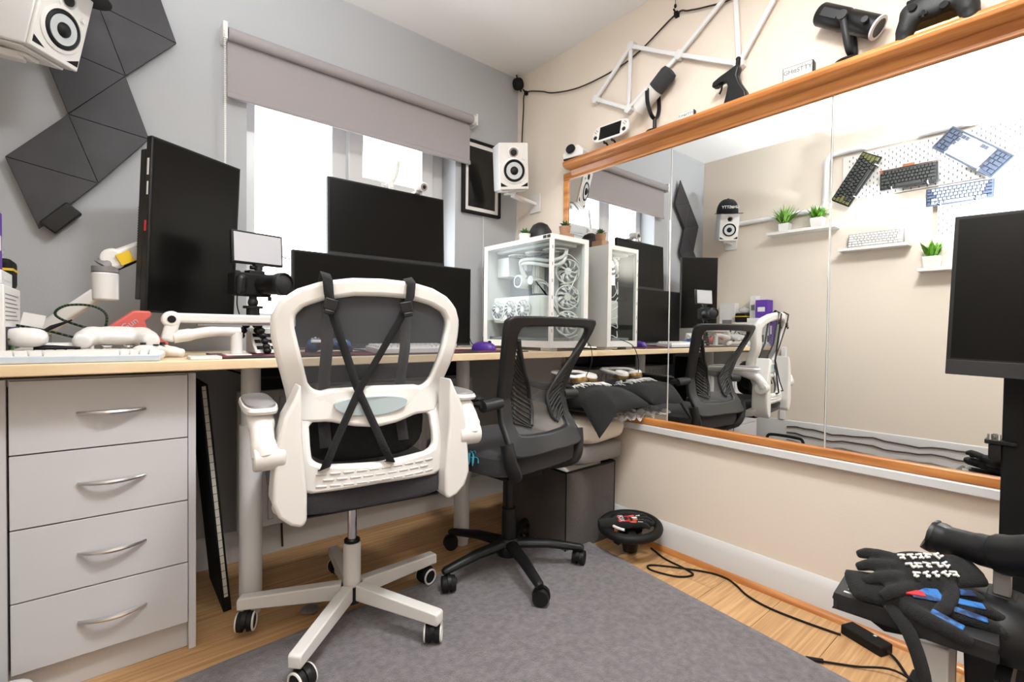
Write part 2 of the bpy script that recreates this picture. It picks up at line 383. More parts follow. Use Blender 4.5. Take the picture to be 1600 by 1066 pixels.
t = thing('drawer_unit', 'light grey four-drawer unit under the left end of the desk', 'drawer unit', (-1.856, -.3, 0))
def cb(a, b_, n='side_panel', m='melamine', bev=.0015): return MB().bx((a[0]+1.856, a[1]+.3, a[2]), (b_[0]+1.856, b_[1]+.3, b_[2])).build(n, m, t, bev=bev)
cb((-1.671, -.526, 0), (-1.652, -.06, .803)); cb((-2.062, -.526, 0), (-2.034, -.06, .803)); cb((-2.034, -.515, .785), (-1.671, -.06, .803), 'top_panel')
cb((-2.034, -.075, .02), (-1.671, -.06, .785), 'back_panel'); cb((-2.034, -.505, 0), (-1.671, -.49, .086), 'plinth'); cb((-2.034, -.50, .086), (-1.671, -.49, .785), 'inner_shadow_board', 'dark_gap', 0)
for k, (z0, z1) in enumerate(((.6215, .799), (.4405, .618), (.2615, .437), (.086, .258))):
    d = cb((-2.029, -.534, z0), (-1.673, -.512, z1), 'drawer', bev=.001)
    zc = (z0+z1)/2 + .002; pts = [(x, -.236-.026*(1-((x-.018)/.069)**2), zc) for x in [.018-.069+.138*i/14 for i in range(15)]]
    MB().tube(pts, [.004+.003*math.sin(PI*i/14) for i in range(15)], 8).build('handle', 'steel', d)

# ================================================================== casters and chairs
def caster(parent, x, y, zr, rim, z0=.017):
    b = MB(TR((x, y, 0), rz=zr)); g = .03
    b.tube([(.0, 0, z0+.075), (0, 0, z0+.045)], .008, 8)
    pr = [(.0, -.008)] + [(.031*math.cos(a), .031*math.sin(a)) for a in [PI*i/12 for i in range(13)]]
    b.prism([(q[0], q[1]) for q in [(.031*math.cos(a), .031*math.sin(a)+.0) for a in [-.3+(PI+.6)*i/12 for i in range(13)]]], .012, Matrix(((1, 0, 0, .012), (0, 0, 1, -.006), (0, 1, 0, z0+.032), (0, 0, 0, 1))))
    c = b.build('caster', 'plastic_black', parent)
    w = MB(TR((x, y, 0), rz=zr))
    for s in (-1, 1): w.cyl((.012, s*.007, z0+.029), (.012, s*.023, z0+.029), .029, .027, 20)
    w.build('wheel', 'rubber', c)
    if rim:
        w = MB(TR((x, y, 0), rz=zr))
        for s in (-1, 1):
            w.tube([(.012+.0245*math.cos(a), s*.023, z0+.029+.0245*math.sin(a)) for a in [2*PI*i/20 for i in range(20)]], .0035, 6, closed=True)
        w.build('wheel_rim', 'plastic_white', c)
def wcy(x, z, side, th=.034):
    y = -.285 + .055*math.exp(-((z-.74)/.09)**2) - .12*max(0, z-.92) + .9*x*x + side*th
    return Vector((x, y, z))
def sym(h): return h + [(-x, z) for x, z in reversed(h) if x > 0]
ch = thing('office_chair', 'white mesh-back office chair with crossed black straps on its back', 'chair', (-1.255, -.695, 0), (0, 0, R(-7)))
O1 = [(0, 1.068), (.08, 1.065), (.15, 1.053), (.205, 1.032), (.24, 1.002), (.258, .962), (.257, .92), (.246, .865), (.23, .81), (.216, .76), (.212, .715), (.19, .69), (.12, .69), (.06, .675), (0, .668)]
I1 = [(0, 1.022), (.07, 1.02), (.14, 1.007), (.185, .99), (.207, .965), (.207, .94), (.196, .89), (.182, .835), (.17, .793), (.155, .774), (.13, .77), (.06, .774), (0, .777)]
b = MB().ring(sym(O1), sym(I1), wcy, 96, (0, .88))
O2 = [(.212, .715), (.214, .66), (.212, .60), (.205, .55), (.19, .515), (0, .522)]; O2 = [(0, .78), (.12, .776), (.175, .76)] + O2
I2 = [(0, .672), (.06, .678), (.11, .694), (.15, .70), (.167, .685), (.168, .63), (.165, .595), (.14, .585), (0, .578)]
b.ring(sym(O2), sym(I2), lambda x, z, s: wcy(x, z, s) + Vector((0, -.0007, 0)), 72, (0, .635))
b.build('back_frame', 'plastic_white', ch, bev=.011, seg=3)
MB().ring(sym([(x*1.03, .9+(z-.9)*1.03) for x, z in I1]), None, wcy, 64, (0, .9)).build('back_mesh', 'mesh_dark', ch)
bd = [(-.012+.098*math.cos(a), .735+(.018 if math.sin(a) > 0 else .032)*math.sin(a)) for a in [2*PI*i/40 for i in range(40)]]
b = MB(); b.add([Vector((x, -.2555+.9*x*x, z)) for x, z in bd] + [Vector((x, -.235+.9*x*x, z)) for x, z in bd], [tuple(range(40))] + [(i, (i+1) % 40, 40+(i+1) % 40, 40+i) for i in range(40)]); b.build('badge', 'badge', ch)
sl = None
for r in range(3):
    for k in range(10 if r != 1 else 9):
        x = (k-4.5+(0 if r != 1 else .5))*.0325; z = .565-r*.0155; p = wcy(x, z, 0); an = math.atan(1.8*x)
        if sl is None: sl = MB().bx((-.0135, -.0016, -.003), (.0135, .004, .003)).build('vent_slot', 'skirt_grey', ch, bev=.0025, loc=p, rot=(0, 0, an))
        else: copy(sl, ch, p, (0, 0, an))
def ribbon(pts, wd, name, m, parent, wdir=None):
    P = [Vector(p) for p in pts]; vs = []
    for i in range(len(P)):
        tv = (P[min(i+1, len(P)-1)]-P[max(i-1, 0)]).normalized(); sd = Vector(wdir) if wdir else tv.cross(Vector((0, 1, 0)))
        sd = sd.normalized() if sd.length > .05 else Vector((1, 0, 0)); vs += [P[i]-sd*wd/2, P[i]+sd*wd/2]
    return MB().add(vs, [(2*i, 2*i+1, 2*i+3, 2*i+2) for i in range(len(P)-1)]).build(name, m, parent, solid=.0028)
yb = lambda x, z: wcy(x, z, 0).y - .011
for (x0, xa, xb) in ((-.140, -.052, .024), (.072, -.048, -.140)):
    p = [(x0, wcy(x0, 1.04, 1).y+.006, 1.0), (x0, wcy(x0, 1.05, 1).y+.004, 1.055), (x0, wcy(x0, 1.06, .5).y, 1.075), (x0, yb(x0, 1.055)-.002, 1.058), (x0*.97, yb(x0, 1.02)-.002, 1.02), (xa+(x0-xa)*.8, yb(x0, .97)+.002, .965), (xa, yb(xa, .78)-(.003 if x0 > 0 else 0), .775), (xb*.7+xa*.3, yb(xb, .64), .64), (xb, yb(xb, .582), .582), (xb+(xb-xa)*.05, yb(xb, .578)+.03, .574)]
    ribbon(p, .025, 'strap', 'fabric_black', ch, (1, 0, .25 if x0 > 0 else -.25))
    MB(TR((x0*.9+xa*.1, yb(x0, .99)-.004, .995), ry=-12 if x0 > 0 else 14)).box((0, 0, 0), (.034, .008, .03)).box((0, -.005, -.02), (.026, .006, .012)).build('buckle', 'plastic_black', ch, bev=.003)
for x in (-.125, .085): ribbon([(x, wcy(x, z, 1).y+.012, z) for z in (1.02, .95, .88, .8, .72, .62)], .03, 'front_strap', 'fabric_dark', ch, (1, 0, 0))
for s in (-1, 1):
    sp = [(.199, .80), (.214, .765), (.236, .722), (.250, .66), (.258, .58), (.262, .52), (.248, .482), (.222, .458), (.196, .448), (.184, .462), (.184, .53), (.19, .60), (.196, .68), (.196, .74)]
    MB(Matrix(((s, 0, 0, 0), (0, 0, 1, -.295), (0, 1, 0, 0), (0, 0, 0, 1)))).prism(sp, .085).build('side_shell', 'plastic_white', ch, bev=.024, seg=4)
    MB().tube(bez([(s*.225, -.235, .50), (s*.22, -.18, .47), (s*.2, -.09, .455), (s*.17, .02, .452)], 5), [.03]*5+[.026]*6+[.018]*5, 12, flat=.8).build('shell_strut', 'plastic_white', ch)
    ar = MB().tube(bez([(s*.275, -.275, .628), (s*.278, -.262, .665), (s*.278, -.228, .695), (s*.278, -.16, .716), (s*.277, -.02, .72), (s*.276, .02, .722)], 5), [.029]*5+[.026]*5+[.03]*5+[.026]*5+[.022]*5+[.014], 14, flat=1.0).cyl((s*.232, -.268, .628), (s*.30, -.268, .628), .033, n=24).build('arm', 'plastic_white', ch, bev=.004)
    MB().ell((s*.277, -.115, .733), (.041, .145, .013), 24, 8, .55).build('pad_tray', 'plastic_white', ar); MB().ell((s*.277, -.115, .7395), (.036, .138, .0125), 24, 8, .55).build('arm_pad', 'plastic_grey', ar)
MB().ell((0, -.135, .665), (.172, .058, .105), 28, 14, .6).build('lumbar_cushion', 'fabric_black', ch)
MB().ell((0, -.02, .492), (.238, .245, .045), 32, 12, .4).build('seat', 'fabric_dark', ch)
MB().bx((-.2, -.22, .44), (.2, .2, .452)).bx((-.07, -.09, .405), (.07, .12, .44)).build('seat_base', 'plastic_black', ch, bev=.006)
MB().tube([(.07, .0, .42), (.2, -.04, .415)], .006, 8).box((.215, -.045, .413), (.05, .03, .012)).build('height_lever', 'plastic_black', ch, bev=.003)
MB().cyl((0, 0, .25), (0, 0, .41), .014).build('gas_lift', 'chrome', ch)
MB().cyl((0, 0, .12), (0, 0, .262), .027, n=24).build('column_sleeve', 'plastic_white', ch)
MB().cyl((0, 0, .075), (0, 0, .125), .034, n=24).cyl((0, 0, .262), (0, 0, .27), .024).build('hub', 'plastic_black', ch)
for k in range(5):
    a = R(15+72*k); c, s = math.cos(a), math.sin(a)
    b = MB(TR(rz=15+72*k)); pr = [(.03, .135), (.325, .118), (.33, .112), (.33, .082), (.03, .085)]
    b.prism(pr, .036, Matrix(((1, 0, 0, 0), (0, 0, 1, -.018), (0, 1, 0, 0), (0, 0, 0, 1)))).build('base_leg', 'plastic_white', ch, bev=.004)
    caster(ch, .305*c, .305*s, (200, 20, 250, 300, 60)[k], True)

# ---- black chair
bk = thing('task_chair', 'black mesh-back task chair with slatted lumbar wings beside the mirror', 'chair', (-.654, -.748, 0), (0, 0, R(7.6)))
def interp(T, z):
    T = sorted(T)
    if z <= T[0][0]: return T[0][1]
    for (a, p), (b_, q) in zip(T, T[1:]):
        if z <= b_: return p+(q-p)*(z-a)/(b_-a)
    return T[-1][1]
BO = [(.985, 0), (.93, .022), (.87, .053), (.79, .09), (.7, .12), (.62, .1), (.55, .05), (.5, .03)]
HW = [(.985, .252), (.95, .25), (.93, .245), (.87, .225), (.79, .2), (.7, .184), (.62, .19), (.55, .2), (.5, .185)]
IN = [(.95, .2), (.9, .185), (.85, .15), (.8, .115), (.75, .075), (.7, .05), (.66, .048), (.62, .06), (.6, .075)]
def bcy(x, z, side, th=.026): return Vector((x-.012, -.272 + interp(BO, z) + .5*x*x + side*th, z))
zs = [.972, .95, .93, .9, .87, .83, .79, .74, .7, .66, .62, .585, .55, .515]
OB = sym([(0, .985), (.12, .985), (.22, .983), (.248, .979)] + [(interp(HW, z), z) for z in zs] + [(.12, .512), (0, .515)])
IB = sym([(0, .952), (.12, .951), (.185, .948)] + [(interp(HW, z)-.048, z) for z in zs[2:11]] + [(.14, .585), (.1, .578), (0, .575)])
MB().ring(OB, IB, bcy, 110, (0, .74)).build('back_frame', 'plastic_dark', bk, bev=.009, seg=3)
MB().ring(IB, None, bcy, 64, (0, .75)).build('back_mesh', 'mesh_black', bk)
for s in (-1, 1):
    zz = [.905-.015*i for i in range(21)]
    wing = MB().tube([bcy(s*interp(IN, z), z, .05) for z in zz], .0075, 8).build('lumbar_wing', 'plastic_dark', bk)
    for k in range(17):
        z1 = .885-k*.0165; z0 = z1-.045 if s < 0 else z1
        za, zb = z1, max(.6, z1-.05)
        pa = bcy(s*(interp(HW, za)-.05), za, .1); pb = bcy(s*interp(IN, zb), zb, .05)
        if s > 0: pa = bcy(s*(interp(HW, za)-.05), za, .1); pb = bcy(s*interp(IN, zb), zb, .05)
        MB().tube([pa, (pa+pb)/2+Vector((0, .003, 0)), pb], .0042, 6).build('slat', 'plastic_dark', wing)
    MB().tube(bez([bcy(s*.2, .56, .5), bcy(s*.19, .5, .5)+Vector((0, .02, 0)), Vector((s*.16, -.17, .44)), Vector((s*.09, -.06, .415))], 5), [.026]*6+[.03]*4+[.026]*6, 12, flat=.7).build('back_bracket', 'plastic_dark', bk)
    ar = MB().cyl(bcy(s*.175, .69, .5), bcy(s*.175, .685, .5)+Vector((s*.085, 0, 0)), .02).tube(bez([bcy(s*.175, .69, .5)+Vector((s*.075, 0, 0)), Vector((s*.252, -.04, .69)), Vector((s*.255, .1, .70))], 5), [.019]*5+[.016]*6, 10, flat=.7).build('arm', 'plastic_dark', bk)
    MB().ell((s*.254, .02, .706), (.026, .13, .011), 18, 8, .6).build('arm_pad', 'rubber', ar)
MB().ell((0, .04, .478), (.245, .24, .048), 32, 12, .42).build('seat', 'fabric_dark', bk)
MB().bx((-.19, -.16, .425), (.19, .22, .438)).bx((-.08, -.1, .38), (.08, .12, .425)).build('seat_base', 'matte_black', bk, bev=.005)
MB().cyl((0, 0, .1), (0, 0, .25), .028).cyl((0, 0, .25), (0, 0, .39), .015).build('gas_lift', 'plastic_black', bk)
MB().lathe([(.0, .07), (.045, .07), (.05, .1), (.035, .135), (0, .135)], 24).build('hub', 'plastic_black', bk)
for k in range(5):
    an = 28.1+72*k; a = R(an)
    b = MB(TR(rz=an)); b.tube([(.03, 0, .112), (.15, 0, .108), (.285, 0, .088), (.295, 0, .086)], [.026, .022, .017, .012], 10, flat=.8).build('base_leg', 'plastic_black', bk)
    caster(bk, .275*math.cos(a), .275*math.sin(a), (40, 150, 240, 300, 20)[k], False)
b = MB()
random.seed(3)
for i in range(40):
    a = random.uniform(0, 2*PI); r = random.uniform(.02, .05); b.tube(bez([(-.25, -.03, .49), (-.26+r*math.cos(a)*.7, -.03+r*math.sin(a), .50+random.uniform(0, .02)), (-.27+r*1.2*math.cos(a)*.7, -.03+r*1.3*math.sin(a), .485)], 4), .0025, 5)
d = tag(b.build('cloth_duster', 'teal'), 'teal fluffy cloth tucked at the edge of the black chair seat', 'cloth'); d.location = bk.location; d.rotation_euler = bk.rotation_euler
# ================================================================== monitors
def monitor(label, loc, rot, w_, h_, portrait=False, chin=.012, name='monitor', sc_m='screen_matte'):
    t = thing(name, label, 'monitor', loc, rot); bz = .007
    MB().bx((-w_/2, -.004, -h_/2), (w_/2, .020, h_/2)).build('bezel', 'plastic_black', t, bev=.002)
    MB().bx((-w_/2+bz, -.0052, -h_/2+(bz if portrait else chin+.004)), (w_/2-bz, -.0035, h_/2-bz)).build('screen', sc_m, t)
    if not portrait: MB().bx((-w_/2+.001, -.0056, -h_/2), (w_/2-.001, -.004, -h_/2+chin)).build('chin', 'plastic_dark', t, bev=.0006)
    MB().prism([(-w_*.42, .020), (w_*.42, .020), (w_*.34, .05), (-w_*.34, .05)], h_*.86, Matrix(((1, 0, 0, 0), (0, 1, 0, 0), (0, 0, 1, -h_*.43), (0, 0, 0, 1)))).build('back_housing', 'plastic_black', t, bev=.006)
    MB().bx((-.055, .05, -.055), (.055, .062, .055)).build('mount_plate', 'plastic_dark', t)
    return t
t = monitor('portrait monitor on the white arm at the left end of the desk', (-1.622, -.268, 1.243), (R(2), R(1.2), R(29)), .302, .535, True)
# side vents and marks of the portrait monitor
for k in range(16): MB().bx((-.1515, .021, -.07+k*.008), (-.150, .045, -.066+k*.008)).build('vent_slat', 'plastic_dark', t)
MB().prism([(-.151, .019), (-.126, .019), (-.126, .052), (-.151, .046)], .46, Matrix(((1, 0, 0, 0), (0, 1, 0, 0), (0, 0, 1, -.23), (0, 0, 0, 1)))).build('side_housing', 'plastic_black', t, bev=.003)
MB().bx((-.1518, .004, .15), (-.1508, .012, .20)).bx((-.1518, .004, .09), (-.1508, .010, .13)).build('port_marks', 'plastic_white2', t)
MB().bx((-.152, .006, -.02), (-.1508, .014, .012)).build('red_mark', 'red', t)
t = monitor('upper landscape monitor with a white webcam on its top edge', (-.917, -.243, 1.384), (R(-2), 0, R(-1)), .528, .312)
MB().tube(bez([(.0, .06, 0), (.0, .10, -.05), (-.1, .11, -.2), (-.25, .06, -.33), (-.42, .0, -.39)], 5), .018, 10).build('support_arm', 'plastic_white', t)
t = monitor('wide low monitor standing on the desk behind the white chair', (-.925, -.285, 1.046), (0, 0, 0), .80, .362, chin=.008)
MB().bx((-.12, -.04, -.2005), (.12, .13, -.193)).bx((-.03, .065, -.193), (.03, .085, 0)).build('stand', 'plastic_black', t, bev=.003)

t = thing('webcam', 'white webcam clipped on the upper monitor', 'webcam', (-.79, -.262, 1.545))
MB().cyl((0, -.045, .012), (0, .02, .024), .022, .017, 20).build('body', 'plastic_white', t, bev=.004)
MB().cyl((0, -.047, .0117), (0, -.044, .0122), .016).build('front_ring', 'plastic_grey', t); MB().cyl((0, -.049, .0115), (0, -.045, .012), .008).build('lens', 'screen', t)
MB().bx((-.014, .0, -.006), (.014, .03, .006)).bx((-.014, .034, -.04), (.014, .042, .006)).build('clip', 'plastic_white', t, bev=.002)
t = tag(MB().cyl((-.905, -.228, 1.544), (-.905, -.228, 1.572), .012, n=20).cyl((-.905, -.228, 1.5715), (-.905, -.228, 1.574), .013, n=20).build('sensor_cap', 'plastic_white', bev=.002), 'small white cylinder standing on the upper monitor edge', 'sensor')

# ---- monitor arms
t = thing('monitor_mount', 'white monitor arm with yellow label behind the portrait monitor', 'monitor arm', (-2.0, -.19, DZ)); q = lambda x, y, z: (x+2.0, y+.19, z-DZ)
MB().box((0, 0, .008), (.09, .11, .016)).cyl((0, 0, .016), (0, 0, .07), .024).build('clamp_base', 'plastic_grey', t, bev=.003)
MB().bar(q(-2.01, -.2, .905), q(-1.865, -.245, 1.038), .042, .036).build('lower_link', 'plastic_white', t, bev=.008)
MB().cyl(q(-1.853, -.25, 1.012), q(-1.853, -.25, 1.098), .033, n=24).build('knuckle', 'plastic_white', t, bev=.006)
MB().cyl(q(-1.853, -.25, 1.0985), q(-1.853, -.25, 1.115), .033, n=24).cyl(q(-1.853, -.25, 1.115), q(-1.84, -.25, 1.135), .031, .024, 24).build('swivel_ring', 'plastic_grey', t)
up = MB().bar(q(-1.84, -.25, 1.135), q(-1.665, -.185, 1.245), .036, .052).cyl(q(-1.835, -.275, 1.14), q(-1.835, -.222, 1.14), .032, n=20).build('upper_link', 'plastic_white', t, bev=.01, seg=3)
MB().bar(q(-1.822, -.282, 1.135), q(-1.79, -.2705, 1.155), .004, .034).build('label_sticker', 'yellow', up)
MB().bar(q(-1.83, -.25, 1.11), q(-1.69, -.2, 1.205), .02, .012).build('lower_strut', 'plastic_black', t)
MB().bar(q(-1.67, -.19, 1.243), q(-1.648, -.215, 1.243), .09, .09).build('vesa_plate', 'plastic_white2', t, bev=.004)
t = thing('monitor_mount', 'white low monitor arm folded in front of the camera tripod', 'monitor arm', (-1.535, -.45, DZ)); q = lambda x, y, z: (x+1.535, y+.45, z-DZ)
MB().box((0, 0, .004), (.07, .09, .007)).cyl((0, 0, .007), (0, 0, .075), .017, n=20).build('post', 'plastic_white', t, bev=.002)
MB().tube(bez([q(-1.525, -.45, .922), q(-1.6, -.452, .922), q(-1.66, -.455, .912), q(-1.70, -.455, .905)], 5), [.017]*5+[.019]*5+[.022]*6, 12, flat=.85).build('lower_link', 'plastic_white', t)
el = MB().bar(q(-1.715, -.455, .893), q(-1.695, -.455, .972), .034, .036, (0, 1, 0)).cyl(q(-1.705, -.475, .957), q(-1.705, -.435, .957), .024, n=24).build('elbow', 'plastic_white', t, bev=.008, seg=3)
MB().cyl(q(-1.705, -.477, .957), q(-1.705, -.4745, .957), .0105, n=20).build('bolt_cap', 'matte_black', el)
MB().bar(q(-1.70, -.455, .962), q(-1.385, -.43, .962), .03, .028).build('upper_link', 'plastic_white', t, bev=.007, seg=3)
MB().cyl(q(-1.375, -.43, .94), q(-1.375, -.43, .985), .022).build('end_knuckle', 'plastic_white', t, bev=.004)
MB().bar(q(-1.64, -.452, .943), q(-1.43, -.437, .946), .012, .006).build('cable_clip_strip', 'plastic_grey', t)

# ---- video light, camera and tripod
t = thing('camera_tripod', 'black flexible-leg tripod standing on the desk mat', 'tripod', (-1.478, -.40, DZ+.004))
for k, (dx, dy) in enumerate(((-.04, .025), (.03, -.035), (.03, .045))):
    b = MB(); P = bez([(0, 0, .135), (dx*.3, dy*.3, .11), (dx*.8, dy*.8, .06), (dx*1.15, dy*1.15, .012)], 3)
    for p in P[:-1]: b.ell(p, (.0125, .0125, .0115), 12, 8)
    b.ell((dx*1.15, dy*1.15, .011), (.013, .013, .011), 12, 8); b.build('leg', 'plastic_black', t)
MB().cyl((0, 0, .125), (0, 0, .15), .02).lathe([(.03, .15), (.03, .158), (.0, .158)], 20).build('head_base', 'plastic_black', t)
MB().ell((0, 0, .17), (.016, .016, .018)).cyl((0, 0, .18), (0, 0, .19), .012).build('ball_head', 'plastic_dark', t)
t = thing('camera', 'black camera with a wide lens on the tripod', 'camera', (-1.478, -.40, 1.038), (0, 0, R(14)))
MB().bx((-.068, -.025, .001), (.05, .03, .076)).build('body', 'matte_black', t, bev=.006); MB().bx((-.068, -.048, .003), (-.038, -.02, .066)).build('grip', 'plastic_black', t, bev=.012, seg=3)
MB().bx((-.02, -.02, .07), (.03, .02, .086)).cyl((-.05, 0, .073), (-.05, 0, .082), .01).build('top_housing', 'plastic_black', t, bev=.003)
L_ = Matrix.Translation((.022, -.02, .04)) @ Euler((R(90), 0, R(14))).to_matrix().to_4x4()
MB().lathe([(0, 0), (.03, 0), (.03, .03), (.033, .032), (.033, .07), (.037, .075), (.037, .098), (.033, .1), (.031, .094), (0, .094)], 32, L_).build('lens_barrel', 'plastic_black', t); MB().lathe([(0, .0945), (.03, .0945), (.022, .0985), (0, .1)], 24, L_).build('lens_cap', 'plastic_dark', t)
MB().tube(bez([(-.05, 0, .005), (-.052, -.004, -.03), (-.046, -.006, -.06)], 4), .002, 6).build('strap_lug', 'matte_black', t); MB().cyl((.045, -.02, -.012), (.045, -.02, .002), .006).build('mount_knob', 'plastic_black', t)
t = thing('video_light', 'small flat video light panel with black frame above the camera', 'light panel', (-1.462, -.40, 1.126), (R(-4), 0, R(12)))
MB().cyl((0, 0, -.002), (0, 0, .012), .012).cyl((-.025, 0, .008), (.012, 0, .008), .007).bx((-.014, -.012, .012), (.014, .012, .02)).build('shoe_mount', 'plastic_black', t)
MB().bx((-.083, -.004, .018), (.083, .012, .126)).build('frame', 'plastic_black', t, bev=.004); MB().bx((-.076, -.0056, .025), (.076, -.0035, .119)).build('diffuser', 'led_white', t)
MB().tube(bez([(.083, .008, .06), (.1, .01, .055), (.125, .03, .06)], 5), .0018, 6).build('lead', 'matte_black', t)

# ================================================================== computer
PX0, PX1, PY0, PY1, PZ0, PZ1 = -.333, -.085, -.637, -.135, DZ+.016, 1.373
t = thing('desktop_computer', 'white glass-sided desktop computer tower with white fans inside', 'computer', ((PX0+PX1)/2, (PY0+PY1)/2, DZ))
ox, oy, oz = (PX0+PX1)/2, (PY0+PY1)/2, DZ
def pb(n, a, b_, m='plastic_white', bev=.002, par=None): return MB().bx((a[0]-ox, a[1]-oy, a[2]-oz), (b_[0]-ox, b_[1]-oy, b_[2]-oz)).build(n, m, par or t, bev=bev)
e = .018
b = MB()
for a, c in (((PX0, PY0, PZ1-.022), (PX1, PY1, PZ1)), ((PX0, PY0, PZ0), (PX1, PY1, PZ0+.03)), ((PX1-.006, PY0, PZ0+.03), (PX1, PY1, PZ1-.022)), ((PX0, PY1-.01, PZ0+.03), (PX1-.006, PY1, PZ1-.022)),
             ((PX0, PY0, PZ0+.03), (PX0+e, PY0+e*.8, PZ1-.022)), ((PX1-e*1.6, PY0, PZ0+.03), (PX1-.006, PY0+e, PZ1-.022)), ((PX0, PY1-.03, PZ0+.03), (PX0+e*.6, PY1-.01, PZ1-.022))): b.bx([a[i]-(ox, oy, oz)[i] for i in range(3)], [c[i]-(ox, oy, oz)[i] for i in range(3)])
b.build('case_frame', 'plastic_white', t, bev=.002)
for x in (PX0+.04, PX1-.04):
    for y in (PY0+.05, PY1-.05): pb('foot', (x-.025, y-.03, DZ), (x+.025, y+.03, PZ0), 'plastic_white2')
pb('side_glass', (PX0+.001, PY0+e*.8, PZ0+.031), (PX0+.005, PY1-.03, PZ1-.023), 'case_glass', 0); pb('front_glass', (PX0+e, PY0+.001, PZ0+.031), (PX1-e*1.6, PY0+.005, PZ1-.023), 'case_glass', 0)
for k in range(6): pb('vent_hole', (PX0+.005, PY0-.0008, PZ0+.07+k*.075), (PX0+.009, PY0+.002, PZ0+.085+k*.075), 'plastic_grey', 0)
for k in range(2): pb('sticker', (PX0-.0006, PY0+.008+k*.026, PZ1-.017), (PX0+.001, PY0+.030+k*.026, PZ1-.003), 'ink', 0)
pb('motherboard', (PX0+.155, PY0+.19, PZ0+.16), (PX0+.163, PY1-.03, PZ1-.07), 'board_grey'); pb('tray', (PX0+.165, PY0+.12, PZ0+.03), (PX0+.17, PY1-.01, PZ1-.022), 'tray_grey')
pb('shroud', (PX0+.06, PY1-.13, PZ1-.16), (PX0+.155, PY1-.035, PZ1-.06), 'plastic_white2', .004); pb('vrm_heatsink', (PX0+.12, PY0+.30, PZ1-.13), (PX0+.155, PY0+.36, PZ1-.085), 'plastic_white2', .003)
for k in range(4): pb('memory_stick', (PX0+.115, PY0+.205+k*.013, PZ1-.25), (PX0+.155, PY0+.212+k*.013, PZ1-.11), 'plastic_white')
pb('bottom_bay', (PX0+.02, PY0+.04, PZ0+.031), (PX0+.16, PY1-.03, PZ0+.045), 'plastic_grey', 0)
def fan(c, r, axis, par, blades=9, ring=True):
    q = Vector(axis).to_track_quat('Z', 'Y').to_matrix().to_4x4(); m = Matrix.Translation(c) @ q
    f = MB(m).tube([(r*math.cos(a), r*math.sin(a), 0) for a in [2*PI*i/28 for i in range(28)]], r*.075, 6, closed=True)
    f.lathe([(0, -.004), (r*.3, -.004), (r*.33, 0), (r*.3, .006), (0, .008)], 18); fo = f.build('fan', 'plastic_white', par)
    b = MB(m)
    for k in range(blades):
        a = 2*PI*k/blades; pts = []
        for u in (0, .5, 1):
            rr = r*(.3+.62*u); aa = a + .45*u; pts += [(rr*math.cos(aa), rr*math.sin(aa), -.004), (rr*math.cos(aa+.42), rr*math.sin(aa+.42), .006)]
        b.add(pts, [(0, 1, 3, 2), (2, 3, 5, 4)])
    b.build('fan_blades', 'plastic_white2', fo, solid=.0015)
gp = pb('graphics_card', (PX0+.032, PY0+.10, PZ0+.115), (PX0+.155, PY1-.04, PZ0+.245), 'plastic_white', .01)
for k in range(3): fan((PX0+.028-ox, PY1-.085-k*.098-oy, PZ0+.18-oz), .048, (-1, 0, 0), gp, 11)
for k in range(3):
    MB(Matrix.Translation((PX0+.0305-ox, PY1-.085-k*.098-oy, PZ0+.18-oz)) @ Euler((0, R(-90), 0)).to_matrix().to_4x4()).lathe([(0, 0), (.046, 0), (.046, .001), (0, .001)], 24).build('fan_shade_disc', 'plastic_dark', gp)  # dark disc puts the shade behind the fan blades into colour
for k in range(3): fan((PX1-.065-ox, PY0+.075+.0-oy, PZ0+.115+k*.125-oz), .057, (-.6, -1, 0), t, 9)
for k in range(3): fan(((PX0+PX1)/2-ox, PY0+.10+k*.13-oy, PZ1-.05-oz), .057, (0, 0, -1), t, 9)
pb('radiator', (PX0+.05, PY0+.03, PZ1-.038), (PX1-.05, PY1-.04, PZ1-.023), 'skirt_grey', .002)
cm = Matrix.Translation((PX0+.155-ox, PY1-.19-oy, PZ0+.325-oz)) @ Euler((0, R(-90), 0)).to_matrix().to_4x4()
MB(cm).lathe([(0, 0), (.03, 0), (.034, .01), (.034, .075), (.032, .085), (0, .085)], 28).build('pump', 'plastic_white', t); MB(cm).lathe([(0, .0855), (.024, .0855), (.024, .0865), (0, .0865)], 24).build('pump_display', 'screen', t)
MB(cm).tube([(-.0, -.09, .02), (0, -.09, .08)], .022, 18).build('pump_fan', 'plastic_white', t)
for k in range(2): MB().tube(bez([(PX0+.10-ox, PY1-.20-k*.02-oy, PZ0+.345-oz), (PX0+.07-k*.01-ox, PY1-.22-oy, PZ0+.405+k*.012-oz), (PX0+.07-ox, PY1-.30-oy, PZ0+.405+k*.02-oz), (PX0+.09-ox, PY0+.10-oy, PZ0+.385+k*.025-oz), (PX0+.12-ox, PY0+.045-oy, PZ0+.40+k*.025-oz), (PX0+.15-ox, PY0+.05-oy, PZ1-.05-oz)], 6), .0085, 10).build('coolant_hose', 'plastic_white', t)
for k in range(5):
    r1 = random.Random(k); MB().tube(bez([(PX0+.15-ox, PY0+.2+.02*k-oy, PZ0+.28-oz), (PX0+.08-ox, PY0+.17+.015*k-oy, PZ0+.305+.01*k-oz), (PX0+.09-ox, PY0+.11-oy, PZ0+.25+r1.uniform(-.03, .05)-oz), (PX0+.15-ox, PY0+.09-oy, PZ0+.15-oz)], 6), .0022, 6).build('power_lead', 'matte_black' if k % 2 else 'plastic_white', t)
